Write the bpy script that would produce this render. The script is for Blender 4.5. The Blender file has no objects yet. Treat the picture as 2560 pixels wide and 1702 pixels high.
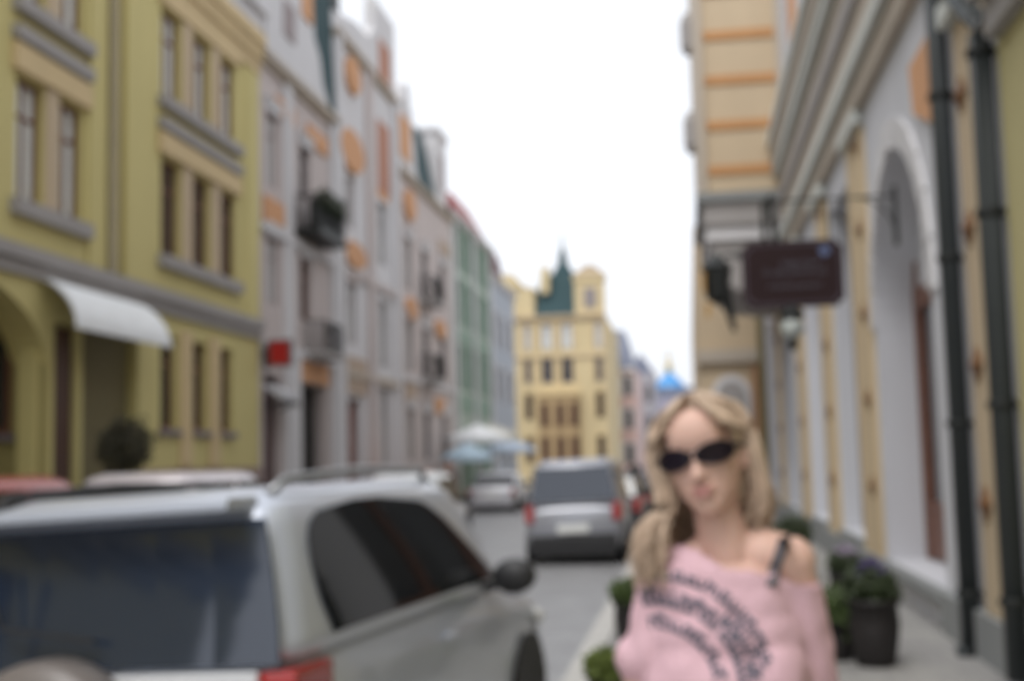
import bpy, bmesh, math, random
from mathutils import Vector, Matrix, noise
from mathutils.bvhtree import BVHTree
R = math.radians
random.seed(7)
sc = bpy.context.scene
col = sc.collection

# ------------------------------------------------------------------ camera, sky, sun, exposure
cam = bpy.data.cameras.new("camera"); camo = bpy.data.objects.new("camera", cam); col.objects.link(camo)
PSI, PIT, RHO = R(7.938), R(5.498), R(1.4)
fw = Vector((-math.sin(PSI)*math.cos(PIT), math.cos(PSI)*math.cos(PIT), math.sin(PIT)))
r0 = Vector((math.cos(PSI), math.sin(PSI), 0)); u0 = r0.cross(fw)
rt = r0*math.cos(RHO)-u0*math.sin(RHO); up = u0*math.cos(RHO)+r0*math.sin(RHO)
m = Matrix((rt, up, -fw)).transposed().to_4x4(); m.translation = (0, 0, 1.8)
camo.matrix_world = m
cam.sensor_width = 36; cam.lens = 1250/1024*36; cam.clip_start = .05; cam.clip_end = 3000
cam.dof.use_dof = True; cam.dof.focus_distance = .30; cam.dof.aperture_fstop = 14.5   # focused on nothing: the whole street is soft
sc.camera = camo
w = bpy.data.worlds.new("World"); sc.world = w; w.use_nodes = True
nt = w.node_tree; bg = nt.nodes["Background"]
sky = nt.nodes.new("ShaderNodeTexSky"); sky.sky_type = 'NISHITA'; sky.sun_disc = False
SUN_EL, SUN_AZ = R(58), R(200)
sky.sun_elevation = SUN_EL; sky.sun_rotation = SUN_AZ; sky.air_density = 1; sky.dust_density = 6; sky.ozone_density = 1
hs = nt.nodes.new("ShaderNodeHueSaturation"); hs.inputs['Saturation'].default_value = .22
mx = nt.nodes.new("ShaderNodeMixRGB"); mx.inputs[0].default_value = .6; mx.inputs[2].default_value = (9.1, 9.4, 10.0, 1)  # cloud layer over the sky
nt.links.new(sky.outputs[0], hs.inputs['Color']); nt.links.new(hs.outputs[0], mx.inputs[1]); nt.links.new(mx.outputs[0], bg.inputs[0])
bg.inputs[1].default_value = .12
sun = bpy.data.lights.new("sun", 'SUN'); suno = bpy.data.objects.new("sun", sun); col.objects.link(suno)
sun.energy = .9; sun.angle = R(20); sun.color = (1, .98, .95)
sd = Vector((math.sin(SUN_AZ)*math.cos(SUN_EL), math.cos(SUN_AZ)*math.cos(SUN_EL), math.sin(SUN_EL)))
suno.rotation_euler = sd.to_track_quat('Z', 'Y').to_euler(); suno.location = (0, 0, 60)
sc.view_settings.view_transform = 'Standard'; sc.view_settings.look = 'None'
sc.view_settings.exposure = 0.45; sc.view_settings.gamma = 1; sc.view_settings.use_curve_mapping = False
sc.cycles.use_denoising = True; sc.cycles.max_bounces = 6

# ------------------------------------------------------------------ materials
def srgb(r, g, b):
    f = lambda c: ((c/255+.055)/1.055)**2.4 if c > 10 else c/255/12.92
    return (f(r), f(g), f(b))
_m = {}
def mat(name, c, rough=.75, metal=0, var=.12, scale=2.5, bump=.15, coat=0, spec=.5, bscale=40, streak=False):
    if name in _m: return _m[name]
    M = bpy.data.materials.new(name); M.use_nodes = True; t = M.node_tree; b = t.nodes['Principled BSDF']
    b.inputs['Roughness'].default_value = rough; b.inputs['Metallic'].default_value = metal
    b.inputs['Coat Weight'].default_value = coat; b.inputs['Coat Roughness'].default_value = .05
    b.inputs['Specular IOR Level'].default_value = spec
    tc = t.nodes.new('ShaderNodeTexCoord')
    if var > 0:
        mp = t.nodes.new('ShaderNodeMapping'); mp.inputs['Scale'].default_value = (1, 1, .25) if streak else (1, 1, 1)
        n = t.nodes.new('ShaderNodeTexNoise'); n.inputs['Scale'].default_value = scale; n.inputs['Detail'].default_value = 6
        cr = t.nodes.new('ShaderNodeMixRGB'); cr.inputs[1].default_value = (*[x*(1-var) for x in c], 1); cr.inputs[2].default_value = (*[min(1, x*(1+var)) for x in c], 1)
        t.links.new(tc.outputs['Object'], mp.inputs[0]); t.links.new(mp.outputs[0], n.inputs['Vector']); t.links.new(n.outputs['Fac'], cr.inputs[0]); t.links.new(cr.outputs[0], b.inputs['Base Color'])
    else:
        b.inputs['Base Color'].default_value = (*c, 1)
    if bump > 0:
        n2 = t.nodes.new('ShaderNodeTexNoise'); n2.inputs['Scale'].default_value = bscale; n2.inputs['Detail'].default_value = 5
        bp = t.nodes.new('ShaderNodeBump'); bp.inputs['Strength'].default_value = bump; bp.inputs['Distance'].default_value = .01
        t.links.new(tc.outputs['Object'], n2.inputs['Vector']); t.links.new(n2.outputs['Fac'], bp.inputs['Height']); t.links.new(bp.outputs[0], b.inputs['Normal'])
    _m[name] = M; return M
def stucco(name, c, **k): return mat(name, c, rough=.85, var=.13, scale=1.3, bump=.25, streak=True, **k)
YELLOW = stucco('olive_yellow_stucco', (.58, .505, .22)); TAN = stucco('tan_stucco', (.62, .48, .27)); STONE = stucco('grey_stone', (.34, .32, .31))
GREY = stucco('lilac_grey_stucco', (.54, .475, .455)); GREYL = stucco('pale_grey_stucco', (.63, .62, .63)); TAUPE = stucco('taupe_panel', (.33, .28, .28))
ORANGE = stucco('terracotta_panel', (.62, .33, .17)); TERRA = stucco('red_terracotta', (.45, .22, .15)); GREEN = stucco('sage_green_stucco', (.40, .47, .41)); GREEND = stucco('deep_green_panel', (.20, .31, .24))
BLUEG = stucco('blue_grey_stucco', (.42, .46, .52)); PINK = stucco('pink_stucco', (.60, .43, .40)); GOLD = stucco('golden_yellow_stucco', (.60, .49, .29)); BROWNT = stucco('brown_gold_panel', (.42, .30, .16))
PLINTH = stucco('pink_granite', (.30, .22, .20)); DARKSTONE = stucco('dark_grey_stone', (.24, .25, .25)); WHITEP = stucco('white_render', (.58, .585, .62)); OLIVE = stucco('olive_and_porch_shade', (.16, .135, .065))
WARM = stucco('warm_grey_entablature', (.46, .40, .33)); WARML = stucco('pale_stone_ledge', (.58, .60, .57)); PTAN = stucco('pilaster_buff', (.60, .47, .30)); STRIPE = stucco('burnt_orange_band', (.50, .26, .11)); BUFF = stucco('buff_panel', (.53, .42, .285))
TEAL = mat('teal_sheet_roof', (.035, .07, .078), rough=.75, spec=.25); RED = mat('red_tile_roof', (.28, .075, .075), rough=.7); MAROON = mat('maroon_roof', (.10, .045, .05)); SLATE = mat('blue_slate_roof', (.17, .19, .26), rough=.6)
GLASS = mat('window_glass', (.03, .035, .04), rough=.06, var=0, bump=0, spec=.8); CURTSKY = mat('curtain_sky_reflection_glass', (.68, .70, .68), rough=.12, var=.1, bump=0, spec=.7)  # pale panes: curtains, with the whitish sky reflection put into the colour
WOOD = mat('red_brown_wood', (.16, .062, .035), rough=.5, var=.3, scale=9); DWOOD = mat('dark_brown_wood', (.07, .026, .015), rough=.5, var=.3); FRAMEG = mat('grey_window_frame', (.25, .22, .22), rough=.5)
SILL = mat('purple_grey_sill', (.20, .17, .19), rough=.6); IRON = mat('black_iron', (.015, .017, .016), rough=.5, metal=.3); BLACKP = mat('black_drainpipe_paint', (.028, .034, .036), rough=.42, var=.2)
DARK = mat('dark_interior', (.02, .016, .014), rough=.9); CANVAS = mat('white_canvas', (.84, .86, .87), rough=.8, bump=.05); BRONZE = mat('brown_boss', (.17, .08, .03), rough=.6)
LEAF = mat('leaf_green', (.055, .085, .02), rough=.6, var=.5, scale=14, bump=0); LEAFD = mat('dark_leaf', (.03, .045, .015), rough=.6, var=.5, scale=14, bump=0); PURPLE = mat('purple_petals', (.06, .03, .16), rough=.6, var=.3, bump=0)
POT = mat('black_ceramic_pot', (.014, .011, .011), rough=.6, bump=.05); ROSE = mat('lilac_petals', (.55, .45, .6), rough=.6, bump=0)

# ------------------------------------------------------------------ mesh helpers
class MB:
    def __init__(s): s.v = []; s.f = []
    def add(s, vs, fs): n = len(s.v); s.v += [tuple(v) for v in vs]; s.f += [tuple(i+n for i in f) for f in fs]; return s
    def box(s, x0, x1, y0, y1, z0, z1):
        return s.add([(x, y, z) for x in (x0, x1) for y in (y0, y1) for z in (z0, z1)], [(0, 1, 3, 2), (4, 6, 7, 5), (0, 4, 5, 1), (2, 3, 7, 6), (0, 2, 6, 4), (1, 5, 7, 3)])
    def prism(s, poly, a, b, ax='y'):
        f = {'y': lambda p, t: (p[0], t, p[1]), 'x': lambda p, t: (t, p[0], p[1]), 'z': lambda p, t: (p[0], p[1], t)}[ax]
        n = len(poly)
        return s.add([f(p, a) for p in poly]+[f(p, b) for p in poly], [tuple(range(n)), tuple(range(2*n-1, n-1, -1))]+[(i, (i+1) % n, (i+1) % n+n, i+n) for i in range(n)])
    def loft(s, rings, cap=True, close=True):
        n = len(rings[0]); vs = [p for r in rings for p in r]; fs = []
        for k in range(len(rings)-1):
            for i in range(n if close else n-1): fs.append((k*n+i, k*n+(i+1) % n, (k+1)*n+(i+1) % n, (k+1)*n+i))
        if cap: fs += [tuple(range(n)), tuple(range((len(rings)-1)*n, len(rings)*n))]
        return s.add(vs, fs)
    def lathe(s, prof, c=(0, 0, 0), n=20, ax='z'):
        rings = []
        for r, h in prof:
            ring = []
            for i in range(n):
                a = 2*math.pi*i/n; p = (r*math.cos(a), r*math.sin(a), h) if ax == 'z' else ((h, r*math.cos(a), r*math.sin(a)) if ax == 'x' else (r*math.cos(a), h, r*math.sin(a)))
                ring.append((p[0]+c[0], p[1]+c[1], p[2]+c[2]))
            rings.append(ring)
        return s.loft(rings)
    def tube(s, pts, r, n=8):
        pts = [Vector(p) for p in pts]; rs = r if isinstance(r, (list, tuple)) else [r]*len(pts); rings = []
        for i, p in enumerate(pts):
            d = (pts[min(i+1, len(pts)-1)]-pts[max(i-1, 0)]).normalized()
            a = d.cross(Vector((0, 0, 1)) if abs(d.z) < .9 else Vector((0, 1, 0))).normalized(); b = d.cross(a)
            rings.append([p+(a*math.cos(2*math.pi*k/n)+b*math.sin(2*math.pi*k/n))*rs[i] for k in range(n)])
        return s.loft(rings)
    def ball(s, c, r, n=12, m_=8, rot=None):
        r = r if isinstance(r, (list, tuple)) else (r, r, r); rings = []
        for j in range(1, m_):
            t = math.pi*j/m_
            ring = []
            for i in range(n):
                v = Vector((r[0]*math.sin(t)*math.cos(2*math.pi*i/n), r[1]*math.sin(t)*math.sin(2*math.pi*i/n), -r[2]*math.cos(t)))
                if rot: v = rot @ v
                ring.append(v+Vector(c))
            rings.append(ring)
        n0 = len(s.v); s.loft(rings, cap=False); a, b = Vector((0, 0, -r[2])), Vector((0, 0, r[2]))
        if rot: a = rot @ a; b = rot @ b
        k = len(s.v); s.v += [tuple(a+Vector(c)), tuple(b+Vector(c))]; last = n0+(m_-2)*n
        for i in range(n): s.f.append((k, n0+(i+1) % n, n0+i)); s.f.append((k+1, last+i, last+(i+1) % n))
        return s
    def build(s, name, mt, parent=None, loc=(0, 0, 0), fn=None, smooth=False, bevel=0, **props):
        me = bpy.data.meshes.new(name); me.from_pydata([fn(*v) if fn else v for v in s.v], [], s.f)
        bm = bmesh.new(); bm.from_mesh(me); bmesh.ops.recalc_face_normals(bm, faces=bm.faces)
        if bevel: bmesh.ops.bevel(bm, geom=[e for e in bm.edges if len(e.link_faces) == 2 and e.calc_face_angle(0) > .5], offset=bevel, segments=2, profile=.7, affect='EDGES')
        bm.to_mesh(me); bm.free(); me.materials.append(mt)
        if smooth: me.shade_smooth()
        o = bpy.data.objects.new(name, me); col.objects.link(o); o.location = loc
        if parent: o.parent = parent
        for k, v in props.items(): o[k] = v
        return o
def empty(name, loc, label=None, cat=None, group=None, rz=0, kind=None):
    o = bpy.data.objects.new(name, None); col.objects.link(o); o.location = loc; o.rotation_euler.z = rz; o.empty_display_size = .2
    return tag(o, label, cat, group, kind)
def tag(o, label=None, cat=None, group=None, kind=None):
    for k, v in (('label', label), ('category', cat), ('group', group), ('kind', kind)):
        if v: o[k] = v
    return o
kids = {}
def children(o): return [c for c in bpy.data.objects if c.parent == o]
def dup(o, parent=None, loc=None, all_=None):
    c = o.copy(); col.objects.link(c); c.parent = parent
    if loc is not None: c.location = loc
    for ch in children(o): dup(ch, c)
    return c

# ------------------------------------------------------------------ ground
def sheet(name, x0, x1, y0, y1, z, mt): return MB().add([(x0, y0, z), (x1, y0, z), (x1, y1, z), (x0, y1, z)], [(0, 1, 2, 3)]).build(name, mt, kind='structure')
def paving(name, c1, c2, cm, bw, bh, rough):
    M = bpy.data.materials.new(name); M.use_nodes = True; t = M.node_tree; b = t.nodes['Principled BSDF']; b.inputs['Roughness'].default_value = rough
    tc = t.nodes.new('ShaderNodeTexCoord'); br = t.nodes.new('ShaderNodeTexBrick'); br.inputs['Scale'].default_value = 1
    br.inputs['Brick Width'].default_value = bw; br.inputs['Row Height'].default_value = bh; br.inputs['Mortar Size'].default_value = .006
    br.inputs['Color1'].default_value = (*c1, 1); br.inputs['Color2'].default_value = (*c2, 1); br.inputs['Mortar'].default_value = (*cm, 1)
    n = t.nodes.new('ShaderNodeTexNoise'); n.inputs['Scale'].default_value = 1.5; n.inputs['Detail'].default_value = 8
    mm = t.nodes.new('ShaderNodeMixRGB'); mm.blend_type = 'MULTIPLY'; mm.inputs[0].default_value = .45
    bp = t.nodes.new('ShaderNodeBump'); bp.inputs['Distance'].default_value = .01; bp.inputs['Strength'].default_value = .6
    t.links.new(tc.outputs['Object'], br.inputs[0]); t.links.new(tc.outputs['Object'], n.inputs['Vector']); t.links.new(br.outputs['Color'], mm.inputs[1]); t.links.new(n.outputs['Fac'], mm.inputs[2])
    t.links.new(mm.outputs[0], b.inputs['Base Color']); t.links.new(br.outputs['Fac'], bp.inputs['Height']); bp.invert = True; t.links.new(bp.outputs[0], b.inputs['Normal']); return M
COBBLE = paving('granite_setts', (.36, .36, .37), (.31, .31, .32), (.18, .18, .18), .2, .1, .5)
SLAB = paving('pavement_slabs', (.38, .37, .35), (.33, .32, .31), (.2, .2, .2), .4, .4, .65)
sheet('ground', -1500, 1500, -1500, 1500, -.02, mat('earth', (.16, .15, .14)))
sheet('road', -7.6, -1.0, -40, 175, 0, COBBLE)
MB().box(-.80, 12, -40, 175, -.01, .12).build('pavement', SLAB, kind='structure')
MB().box(-14, -7.8, -40, 175, -.01, .12).build('pavement', SLAB, kind='structure')
KERB = mat('kerb_granite', (.45, .44, .42), rough=.7)
for x in (-.92, -7.7):
    for k in range(60):
        if k == 0: kb = MB().box(-.11, .11, 0, .99, -.01, .128).build('kerb', KERB, loc=(x, -2, 0), kind='structure', bevel=.012)
        else:
            c = kb.copy(); col.objects.link(c); c.location = (x, -2+k*1.0, 0)
MB().box(-1.03, -.81, 58.2, 175, -.01, .128).build('kerb', KERB, kind='structure')
MB().box(-7.81, -7.59, 58.2, 175, -.01, .128).build('kerb', KERB, kind='structure')

# ------------------------------------------------------------------ facades.  (u, v, z): u along the wall, v inwards, z up
XL, XR = -9.6, 2.35
class Facade:
    def __init__(s, side, name, base_u, label, cat='building', at=0, group=None):
        s.side, s.at = side, at; s.map = {'L': lambda u, v, z: (XL+at-v, u, z), 'R': lambda u, v, z: (XR+at+v, u, z), 'F': lambda u, v, z: (u, at+v, z)}[side]
        s.loc = Vector(s.map(base_u, 0, 0)); s.root = empty(name, s.loc, label, cat, group); s.cache = {}
    def part(s, mb, name, mt, parent=None, **k):
        fn = lambda u, v, z: tuple(Vector(s.map(u, v, z))-s.loc)
        return mb.build(name, mt, parent or s.root, fn=fn, **k)
    def wall(s, u0, u1, z0, z1, ops, mt, name='wall', thick=.35, depth=9, v0=0):
        us = sorted({u0, u1, *[o[0] for o in ops], *[o[1] for o in ops]}); zs = sorted({z0, z1, *[o[2] for o in ops], *[o[3] for o in ops]})
        us = [u for u in us if u0 <= u <= u1]; zs = [z for z in zs if z0 <= z <= z1]; m_ = MB(); v = v0
        for a, b in zip(us, us[1:]):
            for c, d in zip(zs, zs[1:]):
                if not any(o[0] <= (a+b)/2 <= o[1] and o[2] <= (c+d)/2 <= o[3] for o in ops): m_.add([(a, v, c), (b, v, c), (b, v, d), (a, v, d)], [(0, 1, 2, 3)])
        for o in ops:
            a, b, c, d = o[:4]; t = v+(o[4] if len(o) > 4 else thick)
            m_.add([(a, v, c), (b, v, c), (b, v, d), (a, v, d), (a, t, c), (b, t, c), (b, t, d), (a, t, d)], [(0, 1, 5, 4), (1, 2, 6, 5), (2, 3, 7, 6), (3, 0, 4, 7), (4, 5, 6, 7)])
        m_.add([(u0, v, z0), (u0, v, z1), (u0, v+depth, z1), (u0, v+depth, z0), (u1, v, z0), (u1, v, z1), (u1, v+depth, z1), (u1, v+depth, z0)], [(0, 1, 2, 3), (4, 5, 6, 7), (1, 2, 6, 5), (3, 2, 6, 7)])
        fn = lambda u, vv, z: tuple(Vector(s.map(u, vv, z))-s.loc)
        me = bpy.data.meshes.new(name); me.from_pydata([fn(*p) for p in m_.v], [], m_.f); me.materials.append(mt)
        o = bpy.data.objects.new(name, me); col.objects.link(o); o.parent = s.root; return o
    def band(s, name, u0, u1, z0, z1, out, mt, steps=1):
        m_ = MB()
        if steps == 1: m_.box(u0, u1, -out, .04, z0, z1)
        else:
            for k in range(steps):
                za = z0+(z1-z0)*k/steps; m_.box(u0, u1, -out*(k+1)/steps, .04, za+(.001 if k else 0), z0+(z1-z0)*(k+1)/steps)
        return s.part(m_, name, mt)
    def panel(s, u0, u1, z0, z1, mt, out=.05, name='panel'):
        return s.part(MB().box(u0, u1, -out, .02, z0, z1), name, mt, bevel=.01)
    def window(s, u0, u1, z0, z1, frame=FRAMEG, glass=GLASS, rec=.2, sill=None, lintel=None, mull=1, trans=1, bar=.07, surround=None, name='window'):
        w_, h = u1-u0, z1-z0; key = (round(w_, 2), round(h, 2), frame.name, glass.name, rec, sill and sill.name, lintel and lintel.name, mull, trans, surround and surround.name)
        off = Vector(s.map(u0, 0, z0))-s.loc
        if key in s.cache: return dup(s.cache[key], s.root, off)
        base = Vector(s.map(0, 0, 0)); fn = lambda u, v, z: tuple(Vector(s.map(u, v, z))-base)
        m_ = MB(); a, b = rec-.03, rec+.04
        m_.box(0, bar, a, b, 0, h).box(w_-bar, w_, a, b, 0, h).box(bar, w_-bar, a, b, 0, bar).box(bar, w_-bar, a, b, h-bar, h)
        for k in range(1, mull+1): c = w_*k/(mull+1); m_.box(c-bar*.4, c+bar*.4, a+.005, b, bar, h-bar)
        for k in range(1, trans+1):
            zt = h*(.7 if trans == 1 else k/(trans+1)); e = [bar]+[w_*k2/(mull+1) for k2 in range(1, mull+1)]+[w_-bar]
            for q in range(len(e)-1): m_.box(e[q]+(bar*.4 if q else 0), e[q+1]-(bar*.4 if q < len(e)-2 else 0), a+.01, b, zt-bar*.35, zt+bar*.35)
        o = m_.build(name, frame, s.root, loc=off, fn=fn)
        MB().box(bar*.5, w_-bar*.5, rec+.012, rec+.02, bar*.5, h-bar*.5).build('pane', glass, o, fn=fn)
        if sill: MB().box(-.08, w_+.08, -.09, .15, -.12, -.003).build('sill', sill, o, fn=fn, bevel=.01)
        if lintel: MB().box(-.1, w_+.1, -.08, .02, h+.003, h+.24).box(-.14, w_+.14, -.13, .02, h+.241, h+.31).build('lintel', lintel, o, fn=fn)
        if surround: MB().prism([(-.14, 0), (-.003, 0), (-.003, h+.003), (w_+.003, h+.003), (w_+.003, 0), (w_+.14, 0), (w_+.14, h+.12), (-.14, h+.12)], -.05, .02).build('surround', surround, o, fn=fn)
        s.cache[key] = o; return o
    def balcony(s, u0, u1, z0, out=.7, mt=IRON, h=.9, slab=STONE, plants=False):
        o = s.part(MB().box(u0-.1, u1+.1, -out-.08, .03, z0-.16, z0), 'balcony', slab, bevel=.015)
        m_ = MB(); n = max(3, int((u1-u0)/.14))
        for k in range(n+1): u = u0+(u1-u0)*k/n; m_.tube([(u, -out, z0), (u, -out-.05, z0+h*.4), (u, -out, z0+h)], .014, 5)
        for z in (.06, h): m_.box(u0-.02, u1+.02, -out-.02, -out+.02, z0+z-.02, z0+z+.02)
        for u in (u0, u1): 
            for k in range(5): m_.box(u-.012, u+.012, -out*k/5-.012, -out*k/5+.012, z0, z0+h)
            m_.box(u-.02, u+.02, -out, 0, z0+h-.02, z0+h+.02)
        s.part(m_, 'railing', mt, o)
        if plants:
            pl = MB()
            s.part(MB().box(u0, u1, -out+.03, -out+.22, z0+.05, z0+h*.9), 'planter_box', IRON, o)
            for k in range(700): 
                c = (random.uniform(u0, u1), -out+random.uniform(-.16, .12), z0+h+random.uniform(-.35, .2)); leafq(pl, c, .07)
            s.part(pl, 'foliage', LEAFD, o)
        return o
def leafq(pl, c, sz):
    a = Vector((random.gauss(0, 1), random.gauss(0, 1), random.gauss(0, 1))).normalized(); b = a.orthogonal().normalized(); c = Vector(c); s_ = sz*random.uniform(.6, 1.3)
    pl.add([c-a*s_, c+b*s_*.4, c+a*s_, c-b*s_*.4], [(0, 1, 2, 3)])
def gable(u0, u1, z0, z1, top=.25, kind='curve'):
    "outline (u, z) of a stepped/curved gable"
    c = (u0+u1)/2; w_ = (u1-u0)/2; H = z1-z0; pts = []
    prof = [(1, 0), (1, .12), (.86, .16), (.80, .42), (.62, .52), (.56, .74), (.36, .80), (.30, .93), (0.12, 1)]
    for a, b in prof: pts.append((c+w_*a, z0+H*b))
    return pts+[(2*c-p[0], p[1]) for p in reversed(pts)]

# ---- olive yellow building, left
Y = Facade('L', 'yellow_building', 10, 'olive yellow corner house with tan lintels, grey band and white entrance awning')
pair2 = [(16.75, 17.55), (18.0, 18.8)]; trio = [(21.85, 22.75), (23.35, 24.25), (24.85, 25.75)]; trg = [(21.85, 22.6), (23.35, 24.1), (24.8, 25.55)]
rest = [(a, a+.8) for a in (13.2, 14.4, 9.2, 10.4, 5.2, 6.4, 1.2, 2.4, -2.8, -1.6)]
f2 = [(a, b, 5.8, 7.65) for a, b in pair2+trio+rest]; f3 = [(a, b, 8.8, 10.55) for a, b in pair2+trio+rest]
gf = [(a, b, 2.55, 4.3) for a, b in trg]; arch = (12.9, 17.8, .12, 4.62, 2.4); door = (17.95, 18.7, .12, 4.1, .2); porch = (18.85, 20.9, .12, 4.3, .3)
ops = f2+f3+gf+[(a, b, 2.4, 4.3) for a, b in rest[2:]]
Y.wall(-4.5, 27.2, 0, 12.2, ops+[arch, door, porch], YELLOW)
# arched head of the porch
c_, r_ = (arch[0]+arch[1])/2, (arch[1]-arch[0])/2; sp = MB()
for sgn in (-1, 1):
    poly = [(c_+sgn*r_, 4.62)]+[(c_+sgn*r_*math.cos(t), 3.2+1.38*math.sin(t)) for t in [math.pi/2*k/10 for k in range(11)]]+[(c_, 4.62)]
    sp.prism([p for p in poly], .002, .6)
Y.part(sp, 'arch_spandrel', YELLOW)
Y.part(MB().box(17.75, 17.798, .03, 2.38, .13, 4.4), 'porch_shade_panel', stucco('arch_shade_ochre', (.34, .29, .12)))  # lining darker than the stucco, its colour paints the shade inside the arch
Y.part(MB().box(17.62, 17.745, .12, .42, .13, 3.7).box(17.58, 17.745, .08, .46, 3.7, 3.85), 'pilaster', YELLOW, bevel=.01)
pw = Y.part(MB().box(17.72, 17.745, .58, .66, 2.4, 3.9).box(17.72, 17.745, 1.22, 1.30, 2.4, 3.9).box(17.72, 17.745, .661, 1.219, 3.82, 3.9).box(17.72, 17.745, .661, 1.219, 2.4, 2.48).box(17.73, 17.745, .91, .96, 2.481, 3.819), 'window', WOOD)
Y.part(MB().box(17.735, 17.746, .661, 1.219, 2.48, 3.82), 'pane', GLASS, pw); Y.part(MB().box(17.64, 17.745, .5, 1.38, 2.28, 2.39), 'sill', SILL, pw)
Y.part(MB().box(17.97, 18.68, .10, .19, .14, 4.05).box(18.1, 18.6, .06, .10, .3, 1.4).box(18.1, 18.6, .06, .10, 1.6, 3.8), 'door', DWOOD)
Y.part(MB().box(18.86, 20.89, .2, .29, .13, 4.29), 'porch_shade_panel', OLIVE)  # darker olive panel stands in for the shade beneath the awning
for a, b in pair2+trio+rest:
    i = (a*7) % 3 < 1
    Y.window(a, b, 5.8, 7.65, WOOD, CURTSKY if i else GLASS, rec=.14, mull=1)
    Y.window(a, b, 8.8, 10.55, WOOD, CURTSKY, rec=.14, mull=1)
for a, b in trg: Y.window(a, b, 2.55, 4.3, WOOD, GLASS, rec=.15, sill=SILL, mull=0)
for a, b in rest[2:]: Y.window(a, b, 2.4, 4.3, WOOD, GLASS, rec=.15, sill=SILL, mull=0)
grp = [(16.6, 18.95), (21.7, 25.9), (13.05, 15.35), (9.05, 11.35), (5.05, 7.35), (1.05, 3.35), (-2.95, -.65)]
for a, b in grp:
    Y.band('lintel', a, b, 7.70, 8.10, .10, TAN); Y.band('lintel', a, b, 10.6, 10.82, .08, TAN)
    Y.band('moulding', a, b, 8.16, 8.36, .14, STONE); Y.band('sill_band', a, b, 5.55, 5.78, .14, STONE); Y.band('sill_band', a, b, 8.58, 8.79, .16, STONE)
for a, b in ((17.58, 17.97), (22.82, 23.28), (24.32, 24.78), (14.03, 14.37), (10.03, 10.37), (6.03, 6.37)):
    for z0, z1 in ((5.8, 7.68), (8.8, 10.58)): Y.panel(a, b, z0, z1, BUFF, .04, 'mullion_panel')
for a, b in ((22.72, 23.24), (24.2, 24.7)): Y.panel(a, b, 1.85, 4.45, TAN, .06, 'pilaster')
Y.band('grey_string_course', -4.5, 27.2, 4.68, 5.1, .16, STONE, 2); Y.band('cornice', -4.5, 27.2, 10.83, 11.75, .22, TAN, 3); Y.band('parapet', -4.5, 27.2, 11.78, 12.6, .3, GREYL, 2)
Y.band('plinth', -4.5, 12.85, .1, 1.8, .08, PLINTH); Y.band('plinth', 20.95, 27.2, .1, 1.8, .08, PLINTH)
Y.part(MB().tube([(19.72, -.09, 5.12), (19.72, -.09, 10.8)], .09, 10), 'drainpipe', mat('grey_tan_pipe', (.38, .33, .22)))
Y.panel(20.1, 20.26, 5.12, 10.8, mat('ochre_painted_shadow', (.34, .27, .06)), .012, 'seam_shadow_strip')  # dark ochre strip paints the seam's shadow, no groove is cut
Y.panel(18.95, 19.55, 5.12, 10.8, YELLOW, .05, 'pilaster'); Y.panel(20.3, 21.3, 5.12, 10.8, YELLOW, .05, 'pilaster'); Y.panel(26.3, 27.15, 5.12, 10.8, YELLOW, .05, 'pilaster')
# awning: quarter barrel of white canvas on ribs
aw = MB(); rings = []
for k in range(10):
    t = math.pi/2*k/9; rings.append([(17.45+(3.4)*q/12, -.62*math.sin(t)**1.3, 4.05+.68*abs(math.cos(t))**1.2) for q in range(13)])
aw.loft(rings, cap=False, close=False)
awn = Y.part(aw, 'awning', CANVAS, smooth=False, label='white barrel awning over the entrance')
fr = MB()
for q in range(0, 13, 3):
    u = 17.45+3.4*q/12; fr.tube([(u, -.61*math.sin(math.pi/2*k/9)**1.3, 4.03+.67*abs(math.cos(math.pi/2*k/9))**1.2) for k in range(10)], .012, 5)
fr.box(17.43, 20.87, -.64, -.61, 3.93, 4.05); Y.part(fr, 'awning_frame', CANVAS, awn)

# ---- grey houses
def storey_windows(F, us, zs, **k):
    for a, b in us:
        for c, d in zs: F.window(a, b, c, d, **k)
A = Facade('L', 'grey_gabled_house', 27.25, 'lilac grey ornate house with black planted balcony and orange panel over the dark doorway')
wA = [(27.75, 28.6, 5.6, 7.2), (27.75, 28.6, 8.4, 10.2), (30.3, 31.2, 5.5, 7.1), (30.3, 31.2, 8.6, 10.0), (27.5, 28.7, .12, 3.95), (30.1, 32.5, .12, 3.9)]
A.wall(27.25, 33.5, 0, 11.4, wA, GREY)
A.window(27.75, 28.6, 5.6, 7.2, TAUPE, CURTSKY, rec=.1, lintel=GREYL); A.window(27.75, 28.6, 8.4, 10.2, TAUPE, CURTSKY, rec=.1, lintel=GREYL)
A.window(30.3, 31.2, 5.5, 7.1, WOOD, GLASS, rec=.14, lintel=GREYL); A.window(30.3, 31.2, 8.6, 10.0, FRAMEG, GLASS, rec=.14, lintel=GREYL)
A.part(MB().box(27.52, 28.68, .2, .28, .14, 3.9).box(27.62, 28.05, .16, .2, .4, 3.6).box(28.15, 28.58, .16, .2, .4, 3.6), 'door', mat('maroon_door', (.09, .045, .045)))
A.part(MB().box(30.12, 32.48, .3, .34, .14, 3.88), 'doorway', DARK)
for a, b, c, d in ((27.5, 28.9, 7.5, 8.1), (30.9, 32.7, 10.2, 10.7), (30.1, 32.6, 3.92, 4.45), (28.4, 29.8, 10.3, 10.7)): A.panel(a, b, c, d, ORANGE, .07, 'terracotta_panel')
A.balcony(30.0, 32.3, 7.75, .6, plants=True, h=.85, slab=IRON); A.balcony(30.6, 32.3, 4.72, .5, mt=IRON, h=.75)
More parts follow.
